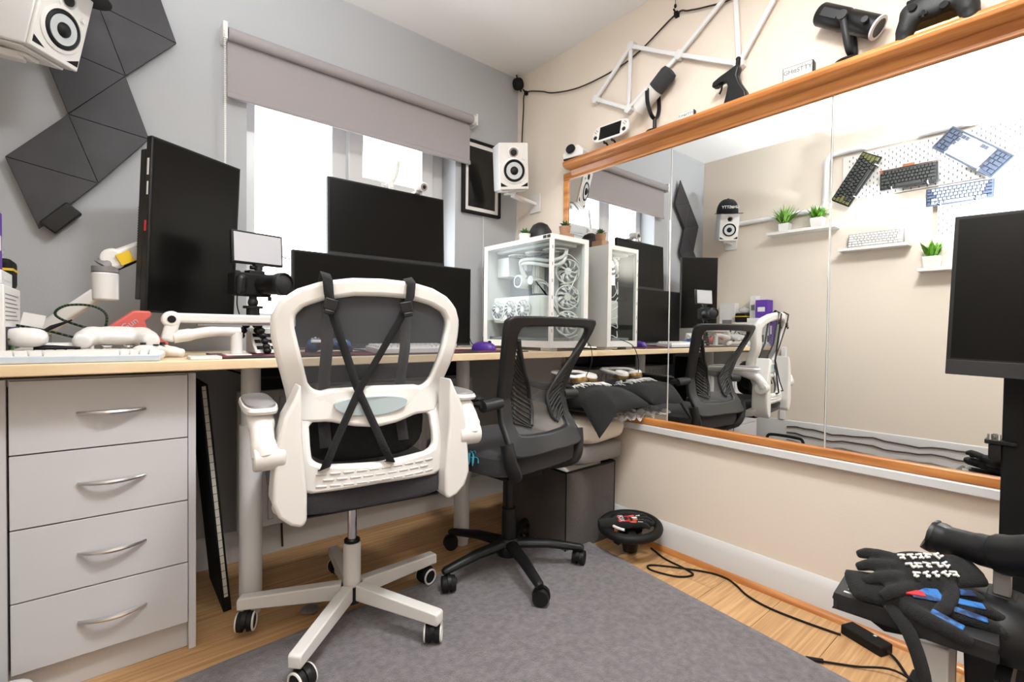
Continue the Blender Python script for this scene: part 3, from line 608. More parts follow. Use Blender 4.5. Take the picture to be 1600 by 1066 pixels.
for k in range(9):
    r1 = random.Random(k+9); z = PZ0+.06+.043*k; MB().tube(bez([(PX1-.03-ox, PY0+.04-oy, z-oz), (PX1-.06-ox, PY0+.018-oy, z+r1.uniform(-.03, .03)-oz), (PX1-.11-ox, PY0+.025-oy, z+r1.uniform(-.05, .05)-oz), (PX1-.14-ox, PY0+.05-oy, z+.02-oz)], 5), .0022, 6).build('fan_lead', 'plastic_white', t)
# things on the computer
def succulent(label, loc, s, pot, kind=0, group=None):
    t = thing('potted_succulent', label, 'plant', loc, group=group)
    MB().lathe([(0, 0), (.026*s, 0), (.032*s, .04*s), (.028*s, .04*s), (.026*s, .034*s), (0, .034*s)], 20).build('pot', pot, t)
    for k in range(14):
        a = k*2.4; r = .006+.0016*k; tip = Vector((math.cos(a)*r*1.5*s, math.sin(a)*r*1.5*s, (.075-.002*k)*s))
        MB().tube([Vector((0, 0, .034*s)), tip*.6+Vector((0, 0, .018*s)), tip], [.003*s, .007*s, .0015*s], 6, flat=.5).build('leaf', 'leaf_dark', t)
    return t
succulent('small succulent in a white pot on the left of the computer', (-.285, -.40, PZ1), .9, 'plastic_white')
succulent('small succulent in a brown textured pot on the computer', (-.145, -.535, PZ1+.035), .9, 'terracotta')
b = MB().ell((0, 0, 0), (.05, .028, .075), 24, 12); b.v = [v for v in b.v]; b.build
t = tag(MB(Matrix.Translation((-.20, -.42, PZ1))).lathe([(.0, 0), (.06, 0), (.062, .02), (.055, .06), (.038, .088), (.015, .1), (0, .102)], 24).build('dome_cover', 'plastic_dark'), 'dark rounded dome between the two small plants on the computer', 'ornament')
t = tag(MB().bx((-.175, -.57, PZ1), (-.115, -.50, PZ1+.035)).build('dark_tray', 'terracotta', bev=.004), 'small brown box at the front of the computer top', 'box')

# ================================================================== speakers
def speaker(label, loc, rot, s=1.0):
    t = thing('bookshelf_speaker', label, 'speaker', loc, rot); w_, h_, d_ = .0705*s, .21*s, .16*s
    MB().bx((-w_, .012, 0), (w_, d_, h_)).build('cabinet', 'plastic_white2', t, bev=.004)
    bf = [(-w_, 0), (w_, 0), (w_, h_), (-w_, h_)]
    MB().bx((-w_, 0, 0), (w_, .0118, h_)).build('baffle', 'plastic_white', t, bev=.004)
    m = Matrix.Translation((0, 0, h_*.40)) @ Euler((R(90), 0, 0)).to_matrix().to_4x4()
    r = .046*s; MB(m).lathe([(r*1.32, .0), (r*1.32, .003), (r*1.12, .006), (r*1.12, 0)], 36).build('woofer_ring', 'plastic_white', t)
    wf = MB(m).lathe([(r*1.08, .001), (r*1.08, .006), (r*.98, .010), (r*.86, .006), (r*.84, .003), (0, .003)], 36).build('woofer_surround', 'rubber', t)
    MB(m).lathe([(r*.85, .0065), (r*.84, .0075), (r*.4, .0035), (0, .0035)], 36).build('cone', 'cone_grey', wf); MB(m).lathe([(r*.44, .0035), (r*.4, .010), (r*.25, .016), (0, .019)], 28).build('dust_cap', 'rubber', wf)
    m2 = Matrix.Translation((0, 0, h_*.79)) @ Euler((R(90), 0, 0)).to_matrix().to_4x4()
    MB(m2).lathe([(.03*s, 0), (.03*s, .002), (.022*s, .003), (.022*s, 0)], 28).build('tweeter_ring', 'plastic_white', t); MB(m2).lathe([(.0145*s, 0), (.0145*s, .004), (.008*s, .006), (0, .007)], 24).build('tweeter', 'rubber', t)
    MB(Matrix.Translation((w_*.68, 0, h_*.665)) @ Euler((R(90), 0, 0)).to_matrix().to_4x4()).lathe([(.006, 0), (.006, .008), (0, .008)], 16).build('volume_knob', 'plastic_white2', t)
    for q in (-1, 1): MB().add([(q*w_*.93, -.0006, h_*.06), (q*w_*.45, -.0006, h_*.06), (q*w_*.93, -.0006, h_*.15), (q*w_*.93, .001, h_*.06), (q*w_*.45, .001, h_*.06), (q*w_*.93, .001, h_*.15)], [(0, 1, 2), (0, 3, 4, 1), (1, 4, 5, 2), (2, 5, 3, 0)]).build('bass_port', 'matte_black', t)
    MB().bx((-w_*.85, .03, -.008), (w_*.85, d_*.9, -.0005)).bx((-w_*.3, .06, -.02), (w_*.3, d_, -.008)).build('mount_tray', 'plastic_white', t, bev=.003)
    return t
spL = speaker('white speaker with a black cap on top, high on the left wall', (-1.958, -.320, 1.674), (R(14), 0, R(50)), 1.0)
loc2m = lambda loc, rot: (Matrix.Translation(loc) @ Euler(rot).to_matrix().to_4x4()).inverted()
MB(loc2m(spL.location, spL.rotation_euler)).bx((-2.149, -.30, 1.63), (-2.138, -.20, 1.75)).bar((-2.14, -.25, 1.68), (-2.02, -.27, 1.675), .03, .02).build('wall_plate', 'plastic_white', spL, bev=.003)
spR = speaker('white speaker on a bracket in the corner above the computer', (-.262, -.29, 1.655), (R(12), R(-5), R(-28)), 1.06)
MB(loc2m(spR.location, spR.rotation_euler)).bx((-.012, -.21, 1.60), (-.001, -.13, 1.70)).bar((-.012, -.17, 1.645), (-.2, -.2, 1.655), .03, .018).build('wall_bracket', 'plastic_white', spR, bev=.003)
# cap on the left speaker
t = thing('baseball_cap', 'black flat-brim cap with white lettering resting on the left speaker', 'cap', (-1.958, -.312, 1.888), (R(14), 0, R(50)))
b = MB()
def capf(u, v):
    a = 2*PI*u; ph = PI/2*v; r = .088*math.cos(ph)**.75; return Vector((r*.92*math.cos(a), .025+r*1.08*math.sin(a), .115*math.sin(ph)**.9))
b.sheet(capf, 36, 10); b.build('crown', 'fabric_black', t); MB().ell((0, .025, .115), (.008, .008, .005)).build('button', 'fabric_black', t)
def brim(u, v):
    a = PI+PI*u; r = .084+.062*v*math.sin(PI*u)**.6; return Vector((r*.95*math.cos(a), .02+r*1.05*math.sin(a), .004-.012*v*0))
MB().sheet(brim, 24, 6).build('brim', 'fabric_black', t, solid=.004)
tx = text('GH#STTY', .03, 'paper', t, (0, -.072, .052), (R(76), 0, 0), ext=.002)

# ================================================================== picture
t = thing('picture_frame', 'black picture frame with white mount and dark print beside the blind', 'picture', (-.267, -.012, 1.77))
w2, h2 = .127, .198
for n, a, b_ in (('frame_bar', (-w2, -h2), (w2, -h2+.014)), ('frame_bar', (-w2, h2-.014), (w2, h2)), ('frame_bar', (-w2, -h2+.014), (-w2+.014, h2-.014)), ('frame_bar', (w2-.014, -h2+.014), (w2, h2-.014))):
    MB().bx((a[0], -.014, a[1]), (b_[0], .012, b_[1])).build(n, 'matte_black', t, bev=.0015)
MB().bx((-w2+.014, -.004, -h2+.014), (w2-.014, .0, h2-.014)).build('mount', 'paper', t); MB().bx((-w2+.036, -.0052, -h2+.036), (w2-.036, -.0035, h2-.036)).build('print', 'screen', t)
MB().bx((-w2+.014, -.009, -h2+.014), (w2-.014, -.0075, h2-.014)).build('glazing', 'glazing', t)
t = tag(MB().tube(bez([(-.25, -.006, 1.57), (-.247, -.006, 1.4), (-.25, -.006, 1.2), (-.24, -.006, .9)], 4), .0022, 6).build('cable', 'plastic_white'), 'thin white cable hanging down the wall below the picture frame', 'cable')
# ================================================================== wall panels (window wall) and light bars (right wall)
t = thing('triangle_wall_panels', 'zigzag of black triangular panels on the grey wall', 'wall panels', (-1.87, -.004, 1.7))
V_ = dict(X=(-1.723, 2.172), D=(-1.869, 2.007), A=(-1.653, 1.963), B=(-1.798, 1.796), E=(-2.016, 1.84), G=(-1.945, 1.623), Hh=(-1.733, 1.597), J=(-1.871, 1.414), K=(-2.089, 1.452), L=(-2.015, 1.24))
for k, tri in enumerate(('XDA', 'DAB', 'DBE', 'EBG', ('G', 'B', 'Hh'), ('G', 'Hh', 'J'), 'KGJ', 'KJL')):
    P = [Vector(V_[n]) for n in tri]; c = sum(P, Vector((0, 0)))/3; P = [c+(p-c)*.992 for p in P]
    MB(Matrix(((1, 0, 0, 1.87), (0, 0, -1, -.022), (0, 1, 0, -1.7), (0, 0, 0, 1)))).prism([tuple(p) for p in P], .008).build('triangle_panel', 'panel_black', t, bev=.0015)
    MB(Matrix(((1, 0, 0, 1.87), (0, 0, -1, -.0), (0, 1, 0, -1.7), (0, 0, 0, 1)))).prism([tuple(c+(p-c)*.3) for p in P], .022).build('standoff', 'matte_black', t)
MB().bar((-1.995+1.87, -.03, 1.245-1.7), (-1.93+1.87, -.03, 1.32-1.7), .05, .03, (0, 1, 0)).build('controller_box', 'plastic_black', t, bev=.004)
t = thing('light_bar_pattern', 'white angular light bars with connectors on the cream wall above the mirror', 'wall light', (-.002, -1.0, 2.07))
N_ = [(-.61, 2.07), (-.813, 2.236), (-.805, 1.957), (-1.057, 2.092), (-1.309, 1.951), (-1.288, 2.256), (-1.47, 2.188)]
for i, j in ((0, 1), (0, 2), (1, 2), (1, 3), (3, 4), (2, 3), (3, 5), (4, 5), (4, 6)):
    MB().bar((-.018, N_[i][0]+1.0, N_[i][1]-2.07), (-.018, N_[j][0]+1.0, N_[j][1]-2.07), .018, .012, (1, 0, 0)).build('light_bar', 'plastic_white2', t, bev=.003)
for y, z in N_:
    MB(Matrix.Translation((0, y+1, z-2.07)) @ Euler((0, R(-90), 0)).to_matrix().to_4x4()).lathe([(0, 0), (.021, 0), (.021, .026), (.016, .028), (0, .028)], 6).build('connector', 'plastic_white2', t)
# cable with clips and corner sensor
CB = [(-.012, -.05, 1.75), (-.012, -.05, 1.981), (-.012, -.062, 2.2), (-.012, -.076, 2.298), (-.012, -.205, 2.261), (-.012, -.305, 2.216), (-.012, -.49, 2.174), (-.012, -.712, 2.171), (-.012, -.855, 2.199), (-.012, -1.032, 2.274), (-.012, -1.088, 2.262), (-.012, -1.158, 2.24), (-.012, -1.287, 2.214), (-.012, -1.5, 2.23)]
t = thing('wall_cable', 'brown cable draped across the cream wall from the corner', 'cable', (0, -.05, 1.75)); MB().tube([p-Vector((0, -.05, 1.75)) for p in bez(CB, 5)], .0035, 8).build('lead', 'brown_cable', t)
for y, z in ((-.08, 2.298), (-1.035, 2.274)): MB().box((-.009, y+.05, z-1.75), (.018, .016, .02)).tube([(-.01, y+.05, z-1.75), (-.03, y+.052, z-1.735)], .004, 6).build('clip', 'matte_black', t)
t = thing('motion_sensor', 'small black sensor hanging in the ceiling corner', 'sensor', (-.04, -.045, 2.352), (0, R(-10), R(-41)))
MB().ell((0, 0, 0), (.032, .02, .034), 18, 10, .75).build('body', 'matte_black', t); MB().tube([(0, 0, .026), (0, .0, .045), (0, .01, .056)], .004, 6).tube([(.005, 0, -.025), (.01, 0, -.045)], .004, 6).build('mount', 'matte_black', t)
tag(MB().tube([(-.012, -1.03, 2.31), (-.012, -1.03, 2.40)], .0012, 5).ell((-.012, -1.03, 2.31), (.006, .006, .009), 8, 6).build('hook_line', 'matte_black'), 'black hook on a thin line hanging above the wall cable', 'hook')

# ================================================================== on the pine shelf
SZ = 1.792
RX = lambda roll=0: (Euler((R(90), 0, R(-90))).to_matrix() @ Euler((0, 0, R(roll))).to_matrix()).to_euler()   # face -X, text reads left to right
t = thing('control_dial', 'white angular desk dial with black knob at the shelf end', 'control dial', (-.048, -.515, SZ), (0, 0, R(12)))
MB(Matrix(((0, 0, 1, -.04), (1, 0, 0, 0), (0, 1, 0, 0), (0, 0, 0, 1)))).prism([(-.055, .006), (.055, .006), (.06, .03), (.03, .062), (-.03, .062), (-.06, .03)], .075).build('body', 'plastic_white', t, bev=.005)
MB(Matrix.Translation((-.042, .008, .043)) @ Euler((0, R(-70), 0)).to_matrix().to_4x4()).lathe([(0, 0), (.024, 0), (.024, .010), (.022, .013), (0, .013)], 28).build('knob', 'plastic_black', t); MB().bx((-.036, -.055, 0), (.034, .055, .006)).build('rubber_base', 'matte_black', t)
t = thing('handheld_console', 'white handheld games console on a small black stand', 'games console', (-.05, -.735, SZ+.072), (0, R(12), R(4)))
pl = [(.055*math.copysign(abs(math.cos(a))**.9, math.cos(a))*1 + (.045 if math.cos(a) > 0 else -.045), .042*math.copysign(abs(math.sin(a))**.75, math.sin(a))) for a in [2*PI*i/36 for i in range(36)]]
mx = Matrix(((0, 0, -1, 0), (-1, 0, 0, 0), (0, 1, 0, 0), (0, 0, 0, 1)))
MB(mx).prism(pl, .016).build('body', 'plastic_white', t, bev=.004, seg=3); MB(mx).bx((-.058, -.032, .0155), (.058, .032, .0168)).build('screen', 'screen', t)
for s in (-1, 1): MB(mx @ Matrix.Translation((s*.078, -.016, .0155))).lathe([(.009, 0), (.009, .004), (.005, .006), (0, .006)], 16).build('thumbstick', 'plastic_dark', t)
for s in (-1, 1):
    for dx, dy in ((0, .007), (0, -.007), (.007, 0), (-.007, 0)): MB(mx @ Matrix.Translation((s*.078+dx, .015+dy, .0155))).lathe([(.003, 0), (.003, .0015), (0, .0015)], 10).build('button', 'plastic_grey', t)
st = thing('console_stand', 'black wire stand under the white handheld console', 'stand', (-.05, -.735, SZ)); MB().bx((-.025, -.03, 0), (.03, .03, .004)).build('base', 'plastic_black', st)
for s in (-1, 1): MB().tube(bez([(-.028, s*.022, .03), (-.026, s*.022, .022), (-.01, s*.022, .024), (.015, s*.022, .004)], 4), .0045, 6).build('hook', 'plastic_black', st)
def axm(p, q): d = Vector(q)-Vector(p); return Matrix.Translation(p) @ d.to_track_quat('Z', 'X').to_matrix().to_4x4(), d.length
t = thing('studio_microphone', 'white studio microphone with grey foam head on the shelf', 'microphone', (-.05, -.965, SZ)); m, l = axm((0, .085, .12), (0, -.075, .235))
MB(m).lathe([(0, 0), (.028, 0), (.033, .008), (.033, l*.55), (0, l*.55)], 28).build('body', 'plastic_white', t); MB(m).lathe([(0, l*.55), (.0345, l*.55), (.036, l*.9), (.031, l*.98), (.015, l), (0, l)], 28).build('foam_head', 'foam_grey', t)
MB().tube(bez([(-.042, .012, .175), (-.043, .008, .12), (-.025, .004, .075), (0, .002, .06), (.025, .004, .075), (.043, .008, .12), (.042, .012, .175)], 4), .0095, 8, flat=.7).cyl((0, 0, 0), (0, 0, .062), .008).build('yoke', 'plastic_black', t); MB().lathe([(0, 0), (.038, 0), (.036, .006), (0, .008)], 24).build('base', 'plastic_black', t)
for s in (-1, 1): MB().cyl((s*.030, .012, .172), (s*.054, .012, .172), .007).build('yoke_screw', 'plastic_white2', t)
def namebox(label, y, s):
    t = thing('name_box', label, 'box', (-.05, y, SZ), (0, 0, R(5))); MB().bx((-.012*s, -.044*s, 0), (.018*s, .044*s, .05*s)).build('box', 'plastic_dark', t, bev=.002)
    MB().bx((-.0135*s, -.041*s, .003), (-.012*s, .041*s, .047*s)).build('label_face', 'paper', t); text('GH#STTY', .02*s, 'ink', t, (-.0137*s, 0, .031*s), RX(), ext=.0003, sx=.95)
namebox('small white name block standing left of the black grip on the shelf', -1.117, .72); namebox('larger white name block standing right of the black grip on the shelf', -1.527, 1.05)
t = thing('pistol_grip', 'black pistol-grip controller standing on the shelf', 'controller', (-.05, -1.30, SZ))
gp_ = [(.03, 0), (-.06, 0), (-.055, .03), (-.032, .07), (-.022, .10), (-.03, .125), (-.024, .138), (-.008, .135), (.01, .128), (.045, .118), (.072, .106), (.075, .088), (.058, .084), (.035, .095), (.02, .09), (.012, .07), (.018, .04)]
MB(Matrix(((0, 0, 1, -.016), (1, 0, 0, 0), (0, 1, 0, 0), (0, 0, 0, 1)))).prism(gp_, .032).build('grip', 'plastic_black', t, bev=.006, seg=3)
MB().tube(bez([(0, .04, .09), (0, .043, .07), (0, .05, .058)], 4), .004, 6).build('trigger', 'plastic_black', t); MB().cyl((0, -.018, .13), (0, -.02, .158), .008).ell((0, -.02, .162), (.009, .009, .008)).build('thumbstick', 'rubber', t)
t = thing('broadcast_microphone', 'black broadcast microphone tilted on its yoke on the shelf', 'microphone', (-.05, -1.672, SZ)); m, l = axm((0, .085, .195), (0, -.075, .075))
MB(m).lathe([(0, 0), (.03, 0), (.034, .006), (.034, .09), (.031, .1), (.033, .104), (.033, l), (0, l)], 28).build('body', 'plastic_black', t); MB(m).lathe([(.0335, l-.006), (.0345, l), (.026, l+.002), (.026, l-.001)], 28).build('end_ring', 'plastic_white2', t)
MB(m).cyl((0, .03, l-.03), (0, .05, l-.03), .009).build('mute_button', 'plastic_dark', t); MB(m).bx((-.012, .033, .02), (.012, .0348, .075)).build('side_plate', 'plastic_dark', t)
MB().tube(bez([(-.044, .008, .135), (-.045, .0, .08), (-.03, -.006, .03), (0, -.008, .02), (.03, -.006, .03), (.045, .0, .08), (.044, .008, .135)], 4), .009, 8, flat=.5).cyl((0, -.008, 0), (0, -.008, .022), .01).build('yoke', 'plastic_dark', t); MB().lathe([(0, 0), (.042, 0), (.04, .006), (0, .008)], 24).build('base', 'plastic_black', t)
MB().cyl((-.034, .008, .135), (-.053, .008, .135), .014).cyl((.034, .008, .135), (.053, .008, .135), .014).build('yoke_knob', 'plastic_dark', t)

def gamepad(label, loc, rot, m='plastic_white', m2='plastic_dark', s=1.0, group=None):
    t = thing('gamepad', label, 'gamepad', loc, rot, group); S = Matrix.Scale(s, 4)
    b = MB(S).ell((0, .012, .03), (.06, .034, .02), 20, 10, .7)
    for q in (-1, 1): b.ell((q*.05, .008, .029), (.03, .034, .021), 18, 10, .85).tube(bez([(q*.052, .01, .028), (q*.066, -.03, .022), (q*.07, -.06, .015)], 4), [.024*s]*5+[.021*s]*3+[.015*s], 12)
    b.build('shell', m, t, remesh=.004*s, smooth=6)
    for q, y in ((-1, .015), (1, -.012)): MB(S @ Matrix.Translation((q*.045 if y > 0 else q*.022, y, .047))).lathe([(.012, 0), (.008, .004), (.008, .008), (.0095, .010), (0, .011)], 16).build('thumbstick', m2, t)
    for dx, dy in ((0, .011), (0, -.011), (.011, 0), (-.011, 0)): MB(S @ Matrix.Translation((.048+dx, .015+dy, .047))).lathe([(.0045, 0), (.0045, .005), (0, .006)], 12).build('button', m2, t)
    MB(S).box((-.022, -.012, .049), (.02, .007, .005)).box((-.022, -.012, .049), (.007, .02, .005)).build('direction_pad', m2, t, bev=.001)
    for q in (-1, 1): MB(S).box((q*.045, .043, .03), (.036, .012, .014)).build('shoulder_button', m2 if m != 'plastic_white' else 'plastic_white2', t, bev=.004)
    return t
gamepad('black gamepad propped on the right end of the shelf', (-.055, -1.885, SZ+.05), (R(90), 0, R(-92)), 'plastic_dark', 'matte_black', 1.02)
tag(MB().bx((-.075, -1.955, SZ), (-.015, -1.815, SZ+.012)).bx((-.03, -1.94, SZ+.012), (-.02, -1.83, SZ+.06)).build('gamepad_rest', 'gold', bev=.002), 'small brown rest under the black gamepad on the shelf', 'stand')

# ================================================================== on the desk
t = thing('desk_mat', 'long dark desk mat with red pattern on the desk', 'desk mat', (-1.0, -.44, DZ)); MB().bx((-.595, -.165, 0), (.56, .12, .004)).build('mat_sheet', 'mat_red', t, bev=.0015)
MB().bx((-.600, -.170, 0), (-.592, .125, .005)).bx((-.592, -.170, 0), (.56, -.163, .005)).build('stitched_edge', 'rubber_mat', t)
def keyboard(label, loc, rot, mc, mk, w_=.31, d_=.105, rows=5, u=15, single=False, name='keyboard', th=.022, keep=None, mk2=None, kh=.008):
    t = thing(name, label, 'keyboard', loc, rot)
    MB().bx((-w_/2, -d_/2, 0), (w_/2, d_/2, th)).build('case', mc, t, bev=.003)
    rnd = random.Random(label); ku = (w_-.012)/u; kd = (d_-.012)/rows; km = {}
    b = MB(); b2 = MB()
    for r in range(rows):
        x = 0; row = [1]*u if r == 0 else ([1.5]+[1]*(u-3)+[1.5] if r == 1 else ([1.75]+[1]*(u-4)+[2.25] if r == 2 else ([2.25]+[1]*(u-5)+[1.75, 1] if r == 3 else [1.25, 1.25, 1.25, u-7.75, 1, 1, 1, 1])))
        for i, kw in enumerate(row):
            cx, cy = -w_/2+.006+(x+kw/2)*ku, d_/2-.006-(r+.5)*kd; x += kw
            if keep and not keep(r, i, cx): continue
            h1 = (kw*ku-.0022)/2; h2_ = (kd-.0022)/2; z0, z1 = th-.001, th+kh
            vs = [(sx*h1, sy*h2_, z0) for sx in (-1, 1) for sy in (-1, 1)] + [(sx*(h1-.002), sy*(h2_-.002)+.0006, z1) for sx in (-1, 1) for sy in (-1, 1)]
            fs = [(4, 6, 7, 5), (0, 4, 5, 1), (2, 3, 7, 6), (0, 2, 6, 4), (1, 5, 7, 3)]
            if single:
                if kw not in km: km[kw] = MB().add(vs, fs).mesh('keycap'); km[kw].materials.append(M[mk])
                o = bpy.data.objects.new('keycap', km[kw]); col.objects.link(o); o.parent = t; o.location = (cx, cy, 0)
            else: (b2 if mk2 and (i == 0 or i >= len(row)-1) else b).add([(a+cx, c+cy, e) for a, c, e in vs], fs)
    if not single: b.build('keycaps', mk, t)
    if b2.v: b2.build('accent_keycaps', mk2, t)
    return t
keyboard('white clear-cased keyboard at the front left edge of the desk', (-1.89, -.568, DZ), (0, 0, R(-1)), 'key_ice', 'plastic_white', .30, .112, single=True, kh=.012, th=.018)
keyboard('white keyboard on the desk mat behind the white chair', (-.955, -.50, DZ+.004), (R(4), 0, 0), 'plastic_white2', 'plastic_white', .31, .11)
t = thing('computer_mouse', 'purple honeycomb mouse on the desk mat', 'mouse', (-.582, -.475, DZ+.004), (0, 0, R(20))); MB().ell((0, 0, .004), (.031, .06, .034), 24, 12, .85).build('shell', 'purple', t); MB().cyl((-.003, -.03, .035), (.003, -.03, .035), .008).build('wheel', 'matte_black', t)
hb = MB()
for i in range(-3, 4):
    for j in range(-3, 5):
        x, y = i*.008+(j % 2)*.004, j*.011; q = 1-(x/.031)**2-(y/.06)**2
        if q > .25: hb.cyl((x, y, .004+.034*q**.5-.002), (x, y, .0046+.034*q**.5), .003, n=6)
hb.build('honeycomb_holes', 'matte_black', t)
t = tag(MB().tube(bez([(-.565, -.42, DZ+.02), (-.52, -.36, DZ+.03), (-.49, -.25, DZ+.03), (-.46, -.15, DZ+.14), (-.43, -.05, DZ+.22)], 5), .0025, 6).build('mouse_cable', 'matte_black'), 'black cable rising behind the purple mouse', 'cable')
tag(MB().tube(bez([(-.62, -.30, DZ+.008), (-.57, -.26, DZ+.05), (-.54, -.22, DZ+.01), (-.50, -.2, DZ+.06), (-.47, -.12, DZ+.03)], 5), .004, 6).build('white_lead', 'plastic_white'), 'white cable bundle on the desk beside the computer', 'cable')
t = thing('stream_deck', 'white key pad with dark square buttons beside the tripod', 'keypad', (-1.42, -.37, DZ+.006), (0, 0, R(4)))
MB(Matrix(((0, 0, 1, -.06), (1, 0, 0, 0), (0, 1, 0, 0), (0, 0, 0, 1)))).prism([(-.06, 0), (.06, 0), (.05, .085), (.035, .085)], .12).build('body', 'plastic_white', t, bev=.004)
an = math.atan2(.085, .095); km = MB().bx((-.0085, -.007, -.002), (.0085, .007, .003)).mesh('key'); km.materials.append(M['screen'])
for r in range(3):
    for c in range(5):
        o = bpy.data.objects.new('key', km); col.objects.link(o); o.parent = t; f = .2+.24*r; o.location = (-.044+c*.022, -.06+.095*f, .085*f); o.rotation_euler = (an, 0, 0)
gamepad('white gamepad lying face down behind the clear keyboard', (-1.826, -.475, DZ+.087), (R(-24), R(180), 0), 'plastic_white', 'plastic_white2', 1.02)
gamepad('second white gamepad lying flat at the right of the face-down one', (-1.745, -.50, DZ), (0, 0, R(60)), 'plastic_white', 'plastic_dark', .8)
gamepad('blue patterned gamepad lying on the desk mat behind the white chair', (-1.235, -.42, DZ+.004), (R(20), 0, R(160)), 'blue', 'plastic_white', .95)
t = thing('vr_controller', 'white rounded controller at the far left of the desk', 'controller', (-2.0, -.54, DZ+.042), (0, 0, R(-15))); MB().ell((0, 0, .018), (.042, .03, .024), 20, 10, .8, wob=.004, ws=20).tube(bez([(-.03, 0, .02), (-.05, .0, .03), (-.07, .02, .04)], 4), .016, 10).build('shell', 'plastic_white', t); MB().bx((-.03, -.032, .012), (-.015, -.028, .016)).build('trigger', 'gold', t)
t = thing('docking_box', 'low white box with printed symbols behind the clear keyboard', 'box', (-1.93, -.47, DZ)); MB().bx((-.055, -.03, 0), (.055, .03, .045)).build('body', 'plastic_white', t, bev=.008, seg=3)
for k in range(2): MB().bx((.01+k*.02, -.0308, .016), (.023+k*.02, -.0298, .017)).bx((.01+k*.02, -.0308, .028), (.023+k*.02, -.0298, .029)).build('printed_symbol', 'plastic_grey', t)
tag(MB().tube([(-1.985, -.545, DZ+.034), (-1.95, -.542, DZ+.034), (-1.90, -.535, DZ+.033)], [.008, .007, .003], 8).build('screwdriver', 'matte_black'), 'small black screwdriver lying on the clear keyboard', 'screwdriver')
t = thing('toy_light_gun', 'salmon red toy gun leaning on the desk by the wall', 'toy gun', (-1.80, -.33, DZ+.02), (R(6), 0, R(8)))
MB(Matrix(((1, 0, 0, 0), (0, 0, 1, -.012), (0, 1, 0, 0), (0, 0, 0, 1)))).prism([(-.075, .045), (.01, .118), (.05, .118), (.054, .108), (.048, .098), (.036, .088), (.042, .07), (.10, .018), (.085, .0), (.03, .03), (-.005, .05), (-.05, .02)], .024).build('body', 'salmon', t, bev=.004, seg=3)
text('Gun', .026, 'badge', t, (.0, -.0125, .078), (R(90), R(-38), 0), ext=.0004)
bc = bez([(-2.03, -.42, DZ+.09), (-1.97, -.4, DZ+.075), (-1.9, -.4, DZ+.055), (-1.86, -.41, DZ+.07), (-1.85, -.40, DZ+.12), (-1.88, -.40, DZ+.145), (-1.93, -.40, DZ+.145), (-1.955, -.40, DZ+.125), (-1.94, -.4, DZ+.105), (-1.88, -.41, DZ+.08), (-1.82, -.42, DZ+.06), (-1.76, -.42, DZ+.055)], 6)
t = thing('braided_cable', 'black and green braided cable looped on the desk', 'cable', (-1.9, -.4, DZ)); MB().tube([p-Vector((-1.9, -.4, DZ)) for p in bc], .0032, 8).build('lead', 'matte_black', t)
fk = MB()
for i in range(0, len(bc)-2, 1): a = bc[i]-Vector((-1.9, -.4, DZ)); c_ = bc[i+1]-Vector((-1.9, -.4, DZ)); fk.tube([a.lerp(c_, .2), a.lerp(c_, .5)], .0035, 6)
fk.build('green_flecks', 'leaf_dark', t)
tag(MB().tube([(-2.0, -.44, DZ+.055), (-1.96, -.43, DZ+.085), (-1.92, -.43, DZ+.105)], [.003, .006, .002], 6).build('pen', 'matte_black'), 'black pen slanting out of the clutter at the desk left', 'pen')
t = tag(MB().bx((-1.675, -.618, DZ), (-1.60, -.53, DZ+.009)).build('white_card_case', 'plastic_white', bev=.002), 'thin white card case lying flat on the desk edge', 'card case')
# stack at the left wall
t = thing('printed_carton', 'white printed carton with green and black pictures at the desk left', 'box', (-2.085, -.46, DZ)); MB().bx((-.062, -.14, 0), (.058, .12, .182)).build('carton', 'paper', t, bev=.002)
for k, (m_, z0, z1, y0, y1) in enumerate((('ink', .03, .085, -.12, -.05), ('green_ink', .02, .05, -.05, -.0), ('purple_box', .05, .085, -.05, .0), ('ink', .03, .085, 0.01, .1))): MB().bx((.0578, y0, z0), (.0588, y1, z1)).build('printed_patch', m_, t); 
for k in range(7): MB().bx((.0578, -.12, .10+k*.01), (.0586, .08-.02*(k % 3), .1025+k*.01)).build('printed_line', 'plastic_grey', t)
for k, (m_, x0) in enumerate((('ink', -.055), ('green_ink', -.02), ('ink', .02))): MB().bx((x0, -.1406, .03), (x0+.03, -.1396, .08)).build('printed_patch', m_, t)
for k in range(6): MB().bx((-.055, -.1406, .105+k*.011), (.05-.01*(k % 2), -.1396, .1075+k*.011)).build('printed_line', 'plastic_grey', t)
t = thing('hard_case', 'black hard case with yellow band on top of the printed carton', 'case', (-2.085, -.40, DZ+.182)); MB().bx((-.055, -.04, 0), (.055, .05, .075)).build('shell', 'matte_black', t, bev=.012, seg=3); MB().bx((-.056, -.041, .044), (.056, .051, .05)).build('band', 'yellow', t)
t = tag(MB().ell((-2.095, -.40, DZ+.282), (.05, .04, .026), 18, 10, .9, wob=.01, ws=25).build('plastic_bag', 'clear_wrap'), 'clear crumpled plastic bag on the black hard case', 'bag')
tag(MB().bar((-2.022, -.36, DZ+.005), (-1.998, -.35, DZ+.12), .045, .001, (0, 1, 0)).build('paper_slip', 'paper'), 'white paper slip leaning beside the printed carton', 'paper')
